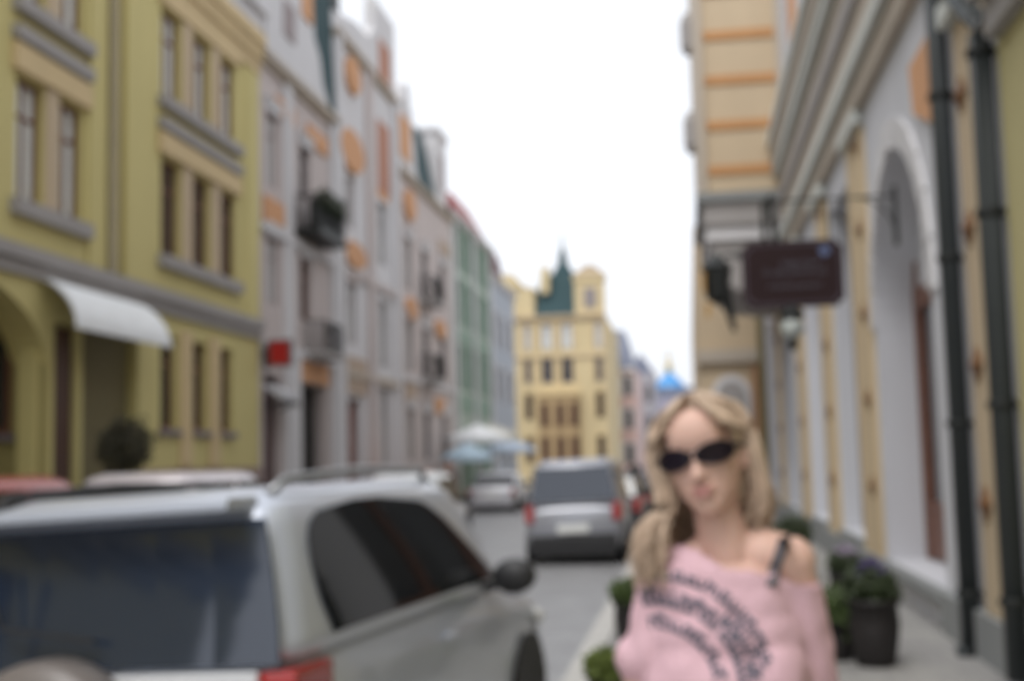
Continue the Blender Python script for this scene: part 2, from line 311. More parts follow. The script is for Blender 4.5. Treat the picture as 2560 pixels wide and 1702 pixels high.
A.panel(28.95, 29.5, 1.6, 11.18, GREYL, .107, 'pilaster'); A.panel(32.95, 33.45, .15, 11.3, GREYL, .137, 'pilaster'); A.panel(29.51, 29.9, .15, 4.48, GREYL, .144, 'pilaster')
A.band('string_course', 27.25, 33.5, 4.5, 4.68, .12, GREYL); A.band('string_course', 27.25, 33.5, 7.25, 7.42, .12, GREYL); A.band('cornice', 27.25, 33.5, 11.2, 11.5, .22, WARM, 2)
A.part(MB().prism([(27.3, 11.5), (32.6, 11.5), (32.0, 12.0), (31.7, 12.7), (31.2, 13.1), (31.0, 14.3), (30.6, 14.6), (30.3, 16), (29.2, 16.8), (27.3, 16.8)], -.16, .3), 'gable', GREYL); A.panel(28.6, 29.5, 12.3, 13.2, TAUPE, .2, 'blind_window'); A.panel(30.1, 30.9, 13.3, 14.1, ORANGE, .22, 'terracotta_panel')
A.part(MB().add([(31, -.02, 11.5), (33.49, -.08, 11.5), (33.49, .12, 16.5), (30.2, .12, 16.5), (27.3, 9, 16.5), (33.5, 9, 16.5)], [(0, 1, 2, 3), (3, 2, 5, 4)]), 'roof', TEAL)
B = Facade('L', 'grey_stepped_house', 33.5, 'tall pale grey house with stepped gable, orange oval panels and red brown shop door')
wB = [(34.4, 36.1, .12, 3.7), (34.5, 35.7, 5.3, 7.1), (38.3, 39.5, 4.9, 7.0), (38.3, 39.5, 8.2, 10.2), (38.3, 39.5, 1.8, 4.2), (34.7, 35.6, 8.7, 10.2)]
B.wall(33.5, 41.2, 0, 14.2, wB, GREYL)
B.window(34.5, 35.7, 5.3, 7.1, TAUPE, CURTSKY, rec=.1, lintel=GREY); B.window(34.7, 35.6, 8.7, 10.2, TAUPE, CURTSKY, rec=.1)
for z0, z1 in ((4.9, 7.0), (8.2, 10.2), (1.8, 4.2)): B.window(38.3, 39.5, z0, z1, FRAMEG, CURTSKY, rec=.12, surround=GREYL)
B.part(MB().box(34.42, 36.08, .2, .28, .14, 3.65).box(34.6, 35.2, .15, .2, .3, 3.0).box(35.3, 35.9, .15, .2, .3, 3.0), 'door', mat('terracotta_door', (.20, .07, .045)))
def oval(F, uc, zc, a, b, mt, out=.165):
    F.part(MB().prism([(uc+a*math.cos(t), zc+b*math.sin(t)) for t in [2*math.pi*k/20 for k in range(20)]], -out, .02), 'terracotta_oval', mt)
oval(B, 35.0, 10.95, 1.3, .62, ORANGE); oval(B, 35.2, 7.9, 1.2, .38, ORANGE); B.panel(34.3, 36.6, 3.85, 4.9, stucco('sandy_panel', (.44, .34, .26)), .08, 'sign_panel'); oval(B, 35.3, 13.3, .7, .55, ORANGE)
B.panel(38.5, 40.0, 10.6, 12.9, TERRA, .06, 'terracotta_panel'); B.panel(38.4, 39.8, 9.9+.4, 10.58, ORANGE, .05, 'terracotta_panel')
for u in (33.6, 37.0, 40.5): B.panel(u, u+.5, .15, 14.1, GREYL if u != 37 else GREY, .147, 'pilaster')
B.band('string_course', 33.5, 41.2, 4.3, 4.5, .13, WARM); B.band('string_course', 33.5, 41.2, 7.3, 7.48, .12, GREY)
B.part(MB().prism([(33.5, 14.2), (41.2, 14.2), (41.2, 16.9), (38.4, 16.9), (38.4, 15.9), (37.6, 15.3), (36, 15.2), (33.5, 14.7)], 0, .35), 'gable', GREYL); B.band('cornice', 33.5, 41.2, 13.95, 14.2, .2, WARM, 2)
B.panel(38.9, 40.3, 14.3, 15.7, TERRA, .05, 'terracotta_panel')
B.part(MB().box(37.0, 37.8, 1, 1.8, 14.2, 17.6), 'chimney', IRON); B.part(MB().box(33.6, 41.1, .4, 8.8, 14.2, 14.9), 'roof', TEAL)
Cc = Facade('L', 'grey_turreted_house', 41.2, 'warm grey house with two dark balconies and a teal roof before a small tower')
wC = [(u, u+1.1, z, z+1.8) for u in (42.2, 45.0, 48.4) for z in (1.9, 5.0, 7.9)]
Cc.wall(41.2, 51, 0, 12, wC, GREY); 
for u in (42.2, 45.0, 48.4):
    for z in (1.9, 5.0, 7.9): Cc.window(u, u+1.1, z, z+1.8, FRAMEG, CURTSKY if u < 45 else GLASS, rec=.1, lintel=GREYL)
for z in (4.9, 7.8): Cc.balcony(44.7, 46.4, z, .5, h=.85)
oval(Cc, 42.8, 10.9, .75, .55, ORANGE); oval(Cc, 42.8, 7.2, .7, .4, ORANGE); oval(Cc, 48.0, 7.0, .9, .35, ORANGE); Cc.panel(41.9, 43.6, 3.9, 4.6, stucco('sandy_panel', (.4, .3, .25)), .06, 'sign_panel'); Cc.panel(46.9, 48.9, 3.7, 4.3, ORANGE, .06, 'sign_panel'); Cc.panel(41.7, 43.3, 12.5, 14, ORANGE, .05, 'terracotta_panel')
Cc.band('cornice', 41.2, 51, 11.75, 12, .2, WARM, 2); Cc.band('string_course', 41.2, 51, 4.65, 4.82, .1, GREYL)
Cc.part(MB().prism(gable(41.3, 44.6, 12, 15.4), 0, .4), 'gable', GREYL)
Cc.part(MB().add([(44.3, 0, 12), (48.2, 0, 12), (47.9, .5, 14.8), (44.5, .5, 14.8), (44.3, 8, 12), (48.2, 8, 12), (47.9, 6, 14.8), (44.5, 6, 14.8)], [(0, 1, 2, 3), (4, 7, 6, 5), (0, 3, 7, 4), (1, 5, 6, 2), (3, 2, 6, 7)]), 'roof', TEAL)
Cc.part(MB().box(48.2, 50.2, 0, 3, 12, 15.0).box(48.1, 50.3, -.1, 3.1, 15.0, 15.2), 'tower', GREYL); Cc.panel(48.9, 49.6, 12.8, 14.2, TAUPE, .04, 'blind_window'); Cc.panel(48.4, 50.5, 10.2, 10.7, stucco('sandy_panel', (.4, .3, .25)), .05, 'panel')
G = Facade('L', 'green_house', 51, 'sage green house with dark red roof beyond the grey facades')
us = [(52.0, 53.2), (54.4, 55.6), (56.8, 58.0), (59.2, 60.4)]
G.wall(51, 61.5, 0, 12.4, [(a, b, z, z+1.9) for a, b in us for z in (4.9, 7.7, 10.1)], GREEN)
for a, b in us:
    for z in (4.9, 7.7, 10.1): G.window(a, b, z, z+1.9, GREEND, GLASS, rec=.12, surround=GREEND)
    G.panel(a-.1, b+.1, 3.9, 4.7, GREEND, .05); G.panel(a-.1, b+.1, 7.0, 7.5, GREEND, .04); G.panel(a, b, .5, 3.2, GREEND, .04, 'shutter')
for u in (51.2, 56.0, 60.7): G.panel(u, u+.5, .2, 12.05, GREYL, .108, 'pilaster')
G.band('cornice', 51, 61.5, 12.1, 12.4, .22, GREYL, 2)
for a, b in ((50.6, 54.2), (55.0, 61.0)):
    G.part(MB().add([(a, -.1, 12.4), (b, -.1, 12.4), (b, 5, 12.4), (a, 5, 12.4), (a+.5, .8, 14.1), (b-1.2, .8, 14.1), (b-1.2, 4, 14.1), (a+.5, 4, 14.1)], [(0, 1, 5, 4), (1, 2, 6, 5), (2, 3, 7, 6), (3, 0, 4, 7), (4, 5, 6, 7)]), 'roof', RED)
Ee = Facade('L', 'blue_grey_house', 61.5, 'pale blue grey house with maroon turret roof past the green house')
us = [(62.4, 63.6), (65.2, 66.4), (68, 69.2)]
Ee.wall(61.5, 70, 0, 11.2, [(a, b, z, z+1.7) for a, b in us for z in (1.8, 4.9, 7.7)], BLUEG)
for a, b in us:
    for z in (1.8, 4.9, 7.7): Ee.window(a, b, z, z+1.7, FRAMEG, GLASS, rec=.1, surround=GREYL)
Ee.band('cornice', 61.5, 70, 10.9, 11.2, .2, GREYL, 2); Ee.part(MB().lathe([(1.1, 11.2), (1.2, 11.3), (1.05, 12.2), (.7, 12.9), (.1, 13.4)], (63.6, .9, 0), 10), 'turret_roof', MAROON)
# ---- golden house facing down the street
D = Facade('F', 'golden_house', -8, 'golden yellow house with dark green mansard and spire closing the street view', at=80)
bays = [(-10.4, -9.9), (-9.3, -8.5), (-8.0, -7.2), (-5.8, -5.3)]
D.wall(-13, -5.05, 0, 11, [(a, b, z, z+1.7) for a, b in bays for z in (1.6, 4.4, 6.7, 8.9)], GOLD, depth=14)
for a, b in bays:
    for z in (1.6, 4.4, 6.7, 8.9): D.window(a, b, z, z+1.7, TAUPE if z > 6 else DWOOD, CURTSKY if z > 8 else GLASS, rec=.1, surround=TAN)
D.part(MB().box(-9.5, -6.9, -.5, .02, .12, 5.9), 'bay_front', BROWNT); D.part(MB().box(-9.6, -6.8, -.6, .02, 5.9, 6.15), 'bay_cornice', TAN)
for u in (-9.35, -8.35, -7.45): D.part(MB().box(u, u+.5, -.54, -.5, 1.2, 3.3).box(u, u+.5, -.54, -.5, 3.9, 5.4), 'bay_window', DWOOD)
D.band('cornice', -13, -5.05, 10.8, 11.1, .25, BUFF, 2); D.band('string_course', -13, -5.05, 8.35, 8.5, .12, BUFF)
D.part(MB().box(-7.0, -5.05, -.05, .5, 11.1, 13.3).box(-7.1, -4.95, -.15, .6, 13.3, 13.55), 'gable', GOLD); D.part(MB().box(-6.4, -5.6, -.09, -.05, 11.5, 12.8), 'dormer_window', FRAMEG)
D.part(MB().add([(-9.6, 0, 11.1), (-7.0, 0, 11.1), (-7.0, 10, 11.1), (-9.6, 10, 11.1), (-9.3, 1.2, 14.0), (-7.0, 1.2, 14.0), (-7.0, 8, 14.0), (-9.3, 8, 14.0)], [(0, 1, 5, 4), (1, 2, 6, 5), (2, 3, 7, 6), (3, 0, 4, 7), (4, 5, 6, 7)]), 'roof', TEAL)
D.part(MB().box(-13, -9.65, 0, 8, 11.1, 13.0), 'attic', GOLD); D.part(MB().prism([(-12.6, 13.0), (-10.2, 13.0), (-11.0, 13.9), (-11.8, 13.9)], -.1, 1), 'gable', GOLD); D.part(MB().prism([(-7.15, 13.55), (-4.9, 13.55), (-5.5, 14.1), (-6.0, 14.35), (-6.5, 14.1)], -.12, .6), 'pediment', BUFF)
D.part(MB().box(-9.2, -8.7, .1, 1.2, 12.6, 14.3), 'dormer', GOLD)
D.part(MB().lathe([(.75, 13.9), (.6, 14.5), (.32, 14.9), (.26, 15.5), (.07, 16.1), (.04, 17.0)], (-8.0, 3, 0), 10), 'spire', TEAL)
P = Facade('F', 'pink_house', -4.6, 'narrow pink house with blue slate mansard right of the golden house', at=95)
P.wall(-7, -3.9, 0, 8.6, [(a, a+.7, z, z+1.5) for a in (-5.8, -4.8) for z in (1.4, 4, 6.5)], PINK, depth=12)
for a in (-5.8, -4.8):
    for z in (1.4, 4, 6.5): P.window(a, a+.7, z, z+1.5, TAUPE, GLASS, rec=.1, surround=GREYL)
P.part(MB().add([(-7, 0, 8.6), (-3.9, 0, 8.6), (-3.9, 9, 8.6), (-7, 9, 8.6), (-6.6, 1, 11.6), (-4.7, 1, 11.6), (-4.7, 8, 11.6), (-6.6, 8, 11.6)], [(0, 1, 5, 4), (1, 2, 6, 5), (2, 3, 7, 6), (3, 0, 4, 7), (4, 5, 6, 7)]), 'roof', SLATE); P.band('cornice', -7, -3.9, 8.4, 8.65, .2, GREYL)
Q = Facade('F', 'far_grey_house', -3, 'far grey house below the blue dome at the end of street', at=110)
Q.wall(-5.4, -2.9, 0, 9.2, [(a, a+.6, z, z+1.5) for a in (-4.7, -3.7) for z in (1.4, 4, 6.6)], stucco('cool_grey', (.36, .35, .38)), depth=12)
for a in (-4.7, -3.7):
    for z in (1.4, 4, 6.6): Q.window(a, a+.6, z, z+1.5, FRAMEG, GLASS, rec=.1)
Q.part(MB().prism([(-5.5, 9.2), (-2.8, 9.2), (-4, 10.9)], 0, 9), 'roof', SLATE)
Q2 = Facade('F', 'far_lilac_house', -1, 'lowest lilac grey house, farthest of the row', at=125)
Q2.wall(-4.0, 3, 0, 7.6, [(a, a+.7, z, z+1.5) for a in (-3.2, -1.8, -.4) for z in (1.4, 4.4)], stucco('lilac', (.36, .34, .42)), depth=12)
for a in (-3.2, -1.8, -.4):
    for z in (1.4, 4.4): Q2.window(a, a+.7, z, z+1.5, FRAMEG, GLASS, rec=.1)
Q2.part(MB().prism([(-4.1, 7.6), (3.1, 7.6), (1.5, 8.7), (-2.8, 8.7)], 0, 9), 'roof', SLATE)
ch = empty('church', (-2.1, 150, 0), 'distant church tower with bright blue onion dome and gilded finial', 'church')
MB().lathe([(2.4, 0), (2.4, 6.5), (1.5, 6.6), (1.5, 8)], n=16).build('tower', stucco('violet_white', (.42, .38, .5)), ch)
MB().lathe([(1.5, 8), (1.95, 8.6), (2.15, 9.4), (1.85, 10.3), (1.1, 11.1), (.45, 11.7), (.25, 12)], n=20).build('dome', mat('bright_blue_dome', (.05, .25, .55), rough=.35), ch, smooth=True)
MB().lathe([(.25, 12), (.5, 12.3), (.5, 12.7), (.12, 13)], n=12).box(-.08, .08, -.08, .08, 13, 14.4).box(-.4, .4, -.08, .08, 13.6, 13.8).build('finial', mat('gilding', (.6, .45, .12), rough=.3, metal=.9), ch)

# ---- right side
N = Facade('R', 'near_yellow_building', 0, 'yellow green house wall at the right edge behind the drainpipes')
N.wall(-42, 9.3, 0, 11, [(u, u+1.2, 2.2, 4.2) for u in (-11, -8, -5, -2, 1, 4, 7)], stucco('yellow_green_stucco', (.48, .43, .22)), v0=-.02)
for u in (-11, -8, -5, -2, 1, 4, 7): N.window(u, u+1.2, 2.2, 4.2, WOOD, GLASS, rec=.2, sill=SILL)
N.band('cornice', -14, 9.2, 4.75, 5.3, .25, STONE, 2); N.band('plinth', -14, 9.2, .1, .6, .08, DARKSTONE)
T = Facade('R', 'arcaded_building', 20, 'long grey and buff building with studded pilasters, tall arched doorway and heavy stone cornice')
aro = (12.35, 15.9, .5, 5.15, .52)
wT = [(17.85, 20.25, .62, 5.6, .33), (22.3, 25.0, .62, 5.6, .3), (28.9, 31.2, .62, 5.4, .3), (34.2, 36.6, .62, 5.4, .3)]
T.wall(9.33, 38, 0, 12.5, [aro]+wT, WHITEP)
c_, r_ = (aro[0]+aro[1])/2, (aro[1]-aro[0])/2; sp = MB()
for sgn in (-1, 1):
    sp.prism([(c_+sgn*r_, 5.15)]+[(c_+sgn*r_*math.cos(t), 3.3+1.8*math.sin(t)) for t in [math.pi/2*k/14 for k in range(15)]]+[(c_, 5.15)], .002, .5)
T.part(sp, 'arch_spandrel', WHITEP)
vs = MB()   # archivolt stones, pieces one by one
for k in range(13):
    t0, t1 = math.pi*(k+.03)/13, math.pi*(k+.97)/13; out = .04+(.03 if k == 6 else 0)
    MB().prism([(c_+(r_+.02)*math.cos(t0), 3.3+1.82*math.sin(t0)), (c_+(r_+.02)*math.cos(t1), 3.3+1.82*math.sin(t1)), (c_+(r_+.34)*math.cos(t1), 3.3+2.14*math.sin(t1)), (c_+(r_+.34)*math.cos(t0), 3.3+2.14*math.sin(t0))], -out, .02).build('voussoir', GREYL, T.root, fn=lambda u, v, z: tuple(Vector(T.map(u, v, z))-T.loc), bevel=.01)
T.part(MB().box(12.37, 15.88, .50, .515, .52, 3.74), 'door_infill', GLASS); T.part(MB().box(12.37, 15.88, .47, .515, 3.751, 5.1), 'tympanum', WHITEP)
dr = T.part(MB().box(15.60, 15.88, .44, .51, .52, 4.1).box(12.37, 12.62, .44, .51, .52, 3.7501).box(12.621, 15.599, .44, .51, 3.5, 3.75).box(14.05, 14.2, .445, .51, .52, 3.499).box(12.7, 14.0, .46, .51, .55, 1.2).box(14.25, 15.55, .46, .51, .55, 1.2), 'door_frame', WOOD, bevel=.01)
T.part(MB().box(12.2, 16.05, -.12, -.002, .38, .5), 'doorstep', DARKSTONE, bevel=.015)
for (a, b, c, d, _) in wT: T.window(a, b, c, d, FRAMEG, GLASS, rec=.3, sill=DARKSTONE, mull=2, trans=1)
pil = [(9.7, 10.6, 10.35), (16.1, 17.6, 16.5), (20.45, 22.0, 21.05), (25.3, 27.0, 26.1), (31.6, 33.2, 32.3)]
boss = MB().lathe([(.001, -.07), (.05, -.065), (.09, -.03), (.10, 0)], n=10, ax='x')
b0 = None
for a, b, c in pil:
    p = T.panel(a, b, .5, 5.95 if a > 11 else 5.3, PTAN if a > 11 else BUFF, .05, 'pilaster')
    T.part(MB().box(a-.06, b+.06, -.16, -.01, 5.96 if a > 11 else 5.31, 6.15 if a > 11 else 5.5), 'capital', WARML, bevel=.015)
    for k in range(5):
        z = 1.37+1.1*k
        if a < 11 and k > 3: continue
        if b0 is None:
            b0 = MB(); b0.prism([(0, -.15), (.19, 0), (0, .15), (-.19, 0)], -.02, 0); b0.add([(.15, -.02, 0), (0, -.02, .12), (-.15, -.02, 0), (0, -.02, -.12), (0, -.07, 0)], [(0, 1, 4), (1, 2, 4), (2, 3, 4), (3, 0, 4)])
            b0 = b0.build('boss', BRONZE, T.root, fn=lambda u, v, z: (v, u, z), loc=Vector(T.map(c, -.05, z))-T.loc)
        else:
            o = b0.copy(); col.objects.link(o); o.parent = T.root; o.location = Vector(T.map(c, -.05, z))-T.loc
# horizontal grooves between the pipe bay panels, spandrel panel, entablature
T.part(MB().prism([(11.4, 4.7), (12.5, 5.1), (12.6, 5.6), (11.4, 5.6)], -.05, .02), 'terracotta_panel', ORANGE)
ent = [(6.16, 6.5, .12, WARM), (6.5, 6.68, .22, WARML), (6.68, 7.25, .13, WARM), (7.25, 7.5, .2, STONE), (7.5, 7.95, .15, WARM), (7.95, 8.2, .28, WARML), (8.2, 8.6, .32, WARM), (8.6, 8.8, .4, WARML), (8.8, 9.0, .2, STONE)]
for z0, z1, o_, mt in ent: T.band('moulding', 9.6, 27.95, z0+.002, z1, o_, mt)
for u in (12, 15, 18, 21, 24): T.panel(u, u+1.3, 9.8, 12.0, ORANGE, .05, 'terracotta_panel')
T.band('plinth', 9.4, 12.2, .1, .5, .10, DARKSTONE); T.band('plinth', 16.05, 38, .1, .5, .10, DARKSTONE)
# oriel
o_ = MB().box(28, 33.5, -1.88, 0, 7.65, 14); ori = T.part(o_, 'oriel', BUFF)
st = MB()
for z in (7.95, 8.98, 10.02, 11.06, 12.1, 13.1): 
    T.part(MB().box(27.96, 33.54, -1.70, -.12, z+.12, z+.33), 'orange_band', STRIPE, ori)
for v0, v1 in ((-1.95, -1.74), (-.12, .02)):
    T.part(MB().box(27.92, 33.58, v0, v1, 7.65, 14), 'quoin_strip', WARM, ori)
T.part(MB().box(27.85, 33.65, -2.0, .02, 7.45, 7.66), 'ledge', DARKSTONE, ori)
T.part(MB().box(27.95, 33.5, -1.86, .02, 6.95, 7.45), 'corbel', STONE, ori); T.part(MB().box(28.05, 33.4, -1.8, .02, 6.6, 6.949), 'corbel', GREYL, ori)
T.part(MB().prism([(.02, 6.6), (-1.7, 6.6), (-1.72, 6.2), (-1.55, 5.8), (-1.2, 5.5), (.02, 5.35)], 28.15, 33.3, 'x').build('x', STONE) and MB().loft([[(28.15+.1*k, p[0]*(1-.0*k), p[1]) for p in [(.02, 6.6), (-1.7, 6.6), (-1.72, 6.2), (-1.55, 5.8), (-1.2, 5.5), (.02, 5.35)]] for k in (0, 51)]), 'corbel', STONE, ori)
bpy.data.objects.remove(bpy.data.objects['x'])
for z in (8.9, 11.2): T.part(MB().lathe([(.12, -.25), (.2, -.1), (.2, .5), (.12, .7)], (28.2, -2.02, z), 8), 'bracket', STONE, ori)
V = Facade('R', 'far_bay', 38.2, 'buff projecting wing beyond the oriel with a pale archway', at=-2.0, cat='building wing')
V.wall(38.2, 75, 0, 8.8, [(u, u+1.2, z, z+1.9) for u in (41, 45, 49, 53, 57, 61, 65, 69) for z in (1.8, 5.2)], BUFF, depth=9)
for u in (41, 45, 49, 53, 57, 61, 65, 69):
    for z in (1.8, 5.2): V.window(u, u+1.2, z, z+1.9, FRAMEG, GLASS, rec=.15)
fnV = lambda x, y, z: (x-V.loc.x, y-V.loc.y, z)
arch_pts = [(.72, .15)]+[(1.3-.58*math.cos(t), 3.6+.62*math.sin(t)) for t in [math.pi*k/12 for k in range(13)]]+[(1.88, .15)]
MB().prism(arch_pts, 38.1, 38.22).build('archway', GREYL, V.root, fn=fnV)
MB().prism([(x if x != .72 else .72, z) for x, z in [(.86, .2)]+[(1.3-.44*math.cos(t), 3.55+.48*math.sin(t)) for t in [math.pi*k/12 for k in range(13)]]+[(1.74, .2)]], 38.04, 38.1).build('arch_door', STONE, V.root, fn=fnV)
MB().box(1.92, 2.12, 38.05, 38.2, .15, 4.5).build('brown_strip', stucco('brown_render', (.36, .20, .11)), V.root, fn=fnV)
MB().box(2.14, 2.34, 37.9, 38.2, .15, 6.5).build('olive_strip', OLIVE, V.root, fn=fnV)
MB().box(.3, 2.34, 38.0, 38.2, 4.6, 5.0).build('moulding', WARM, V.root, fn=fnV)
# black drainpipes
dpl = empty('drainpipe', (2.24, 10.9, .12), 'thick black drainpipe beside the arched doorway, running past the top of the picture', 'drainpipe', 'black drainpipes')
MB().tube([(0, 0, .0), (0, 0, 9)], .085, 14).build('pipe', BLACKP, dpl, smooth=True)
dpr = empty('drainpipe', (2.24, 9.42, .12), 'thick black drainpipe next to the yellow green wall, bent towards its neighbour at the top', 'drainpipe', 'black drainpipes')
MB().tube([(0, 0, .05), (0, 0, 4.72), (0, .1, 4.9), (0, 1.38, 5.75), (0, 1.45, 5.8)], .085, 14).build('pipe', BLACKP, dpr, smooth=True)
for rt_, zs in ((dpl, (.5, 1.9, 3.3, 4.7, 6.1)), (dpr, (.6, 2.0, 3.4, 4.6))):
    for z in zs: MB().lathe([(.10, -.03), (.108, -.02), (.108, .02), (.10, .03)], (0, 0, z), 14).box(.07, .14, -.02, .02, z-.02, z+.02).build('pipe_clamp', IRON, rt_)
MB().tube([(0, 0, .08), (0, 0, .0), (-.12, 0, -.0)], .09, 12).build('outlet', BLACKP, dpl, smooth=True)

# sign board on an iron bracket
SB = mat('dark_brown_board', (.026, .013, .014), rough=.7, bump=.05, spec=.2); sg = empty('hanging_sign', (2.33, 14, 4.3), 'dark brown notched sign board hanging on an iron bracket over the pavement', 'sign')
X0, X1, Z0, Z1, nt_ = -1.68, -.58, -.89, -.15, .07
poly = []
for cx, cz, a0 in ((X1, Z0, 90), (X1, Z1, 180), (X0, Z1, 270), (X0, Z0, 0)):
    for k in range(6):
        a = R(a0+ (0 if True else 0)+90-18*k); poly.append((cx+nt_*math.cos(a+ (math.pi/2 if False else 0)), cz+nt_*math.sin(a)))
def board(x0, x1, z0, z1, n_, off):
    p = []
    for cx, cz, s, e in ((x1, z0, 180, 90), (x1, z1, 270, 180), (x0, z1, 360, 270), (x0, z0, 90, 0)):
        for k in range(6): a = R(s+(e-s)*k/5); p.append((cx+n_*math.cos(a), cz+n_*math.sin(a)))
    return p
MB().prism(board(X0, X1, Z0, Z1, nt_, 0), -.03, .03).build('board', SB, sg, bevel=.006)
pb = MB()
for y in (-.032,):
    outer, inner = board(X0+.035, X1-.035, Z0+.035, Z1-.035, nt_, 0), board(X0+.045, X1-.045, Z0+.045, Z1-.045, nt_, 0)
    n = len(outer); pb.add([(p[0], y, p[1]) for p in outer]+[(p[0], y, p[1]) for p in inner], [(i, (i+1) % n, (i+1) % n+n, i+n) for i in range(n)])
pb.build('border_line', mat('faded_lilac_paint', (.12, .10, .13)), sg)
lt = MB(); random.seed(3)
for row, (zz, xa, xb, hh) in enumerate(((-.43, -1.25, -.85, .07), (-.53, -1.45, -.80, .09), (-.67, -1.4, -.85, .04))):
    x = xa
    while x < xb:
        w_ = random.uniform(.02, .05); lt.tube([(x, -.034, zz), (x+w_*.5, -.034, zz+hh*random.uniform(.3, 1)), (x+w_, -.034, zz+random.uniform(0, .02))], .004, 4); x += w_+.012
lt.build('painted_script', mat('pale_script_paint', (.22, .22, .27)), sg, kind='stuff')
MB().lathe([(.06, -.036), (.06, -.030)], (-.78, 0, -.28), 14, 'y').build('round_emblem', mat('dull_blue_paint', (.10, .13, .24)), sg)
br = MB().tube([(0, 0, .30), (-1.45, 0, .30)], .014, 6).tube([(-1.42, .0, .3), (-1.42, 0, -.17)], .03, 6).tube([(-.72, .0, .3), (-.72, 0, -.17)], .012, 6)
sp_ = [(-.0-.02*0, 0, -.15)]+[(-.45+.45*math.cos(t), 0, -.15+.45*math.sin(t)) for t in [math.pi/2*k/8 for k in range(9)]]; br.tube(sp_, .012, 6)
br.box(-.02, 0.02, -.05, .05, -.25, .4); br.tube([(-1.16, 0, -.86), (-1.16, 0, -1.0)], .02, 6)
br.tube([(-1.25, .05, -.86), (-1.3, .05, -.1), (-1.34, .05, .38)], .04, 6)
br.build('bracket', IRON, sg)
ln = empty('spot_lamp', (1.17, 14, 3.3), 'dark globe lamp hanging just under the brown sign board', 'lamp')
MB().lathe([(.03, .14), (.12, .08), (.14, .0), (.10, -.02)], n=14).build('lamp_cap', IRON, ln); MB().ball((0, 0, -.12), .13, 14, 10).build('lamp_globe', mat('milky_glass', (.42, .45, .43), rough=.25, bump=0), ln, smooth=True)
MB().tube([(0, 0, -.24), (0, 0, -.36)], .05, 8).build('lamp_finial', IRON, ln)
# wrought lantern farther down
wl = empty('wall_lantern', (2.3, 22, 5.2), 'black wrought iron lantern on a long arm below the oriel, amber glass', 'lantern')
MB().tube([(0, 0, .1), (-1.5, 0, .1), (-1.95, 0, -.05)], .03, 6).tube([(0, 0, -.7), (-.7, 0, -.2), (-1.5, 0, .1)], .025, 6).build('arm', IRON, wl)
MB().lathe([(.02, .45), (.10, .36), (.30, .18), (.26, .15), (.20, -.35), (.08, -.45)], (-1.72, 0, -.30), 6).build('lantern_body', IRON, wl)
MB().box(-1.98, -1.93, -.1, .1, -.55, -.2).box(-1.93, -1.86, -.12, .12, -1.0, -.75).build('lantern_glass', mat('amber_glass', (.45, .24, .05), rough=.3, bump=0), wl)
MB().tube([(-1.6, 0, -.5), (-1.45, 0, -1.25)], [.12, .04], 6).build('tail', IRON, wl)
# red sign on the left
rs = empty('red_sign', (XL+.05, 27.4, 4.1), 'square red sign box projecting where yellow house meets grey house', 'sign')
MB().box(0, .12, -.02, .02, -.05, .55).build('bracket', IRON, rs)
MB().box(.12, .66, -.08, .08, -.03, .58).build('case', mat('dark_case', (.12, .1, .1)), rs, bevel=.02); MB().box(.17, .61, -.09, -.082, .02, .53).build('face', mat('red_sign_face', (.42, .012, .01), rough=.4), rs)
can = empty('door_canopy', (XL, 28.1, 3.5), 'small pale canopy under the red sign over the maroon door', 'canopy')
MB().add([(0, -.55, .1), (.45, -.55, -.18), (.45, .5, -.18), (0, .5, .1), (0, -.55, .2), (.45, -.55, -.02), (.45, .5, -.02), (0, .5, .2)], [(0, 1, 2, 3), (4, 5, 6, 7), (0, 1, 5, 4), (1, 2, 6, 5), (2, 3, 7, 6), (3, 0, 4, 7)]).build('canopy_top', mat('pale_canopy', (.55, .55, .58)), can)
MB().tube([(0, -.55, -.35), (.45, -.55, -.2)], .03, 6).tube([(0, .5, -.35), (.45, .5, -.2)], .03, 6).box(.42, .48, -.55, .5, -.3, -.18).build('canopy_frame', IRON, can)
# white parasols by the green house
def parasol(x, y, z, label, mt, w_=1.3):
    o = empty('parasol', (x, y, 0.12), label, 'parasol', 'cafe parasols by the green house')
    MB().tube([(0, 0, 0), (0, 0, z)], .03, 8).build('pole', IRON, o); MB().lathe([(w_, z-.55), (w_, z-.35), (.05, z+.15)], n=8).build('canopy', mt, o); MB().lathe([(.35, 0), (.3, .08), (.05, .1)], n=10).build('base', STONE, o)
parasol(-8.3, 49, 3.0, 'white parasol nearest the grey houses', CANVAS); parasol(-8.4, 53, 3.1, 'cream parasol between the white and blue ones', mat('cream_canvas', (.6, .58, .5))); parasol(-8.3, 46.5, 2.25, 'low pale blue parasol before the green house', mat('blue_canvas', (.45, .58, .68)), 1.0); parasol(-8.3, 57.5, 2.6, 'pale blue parasol farthest along the green house', mat('blue_canvas2', (.5, .58, .7)))

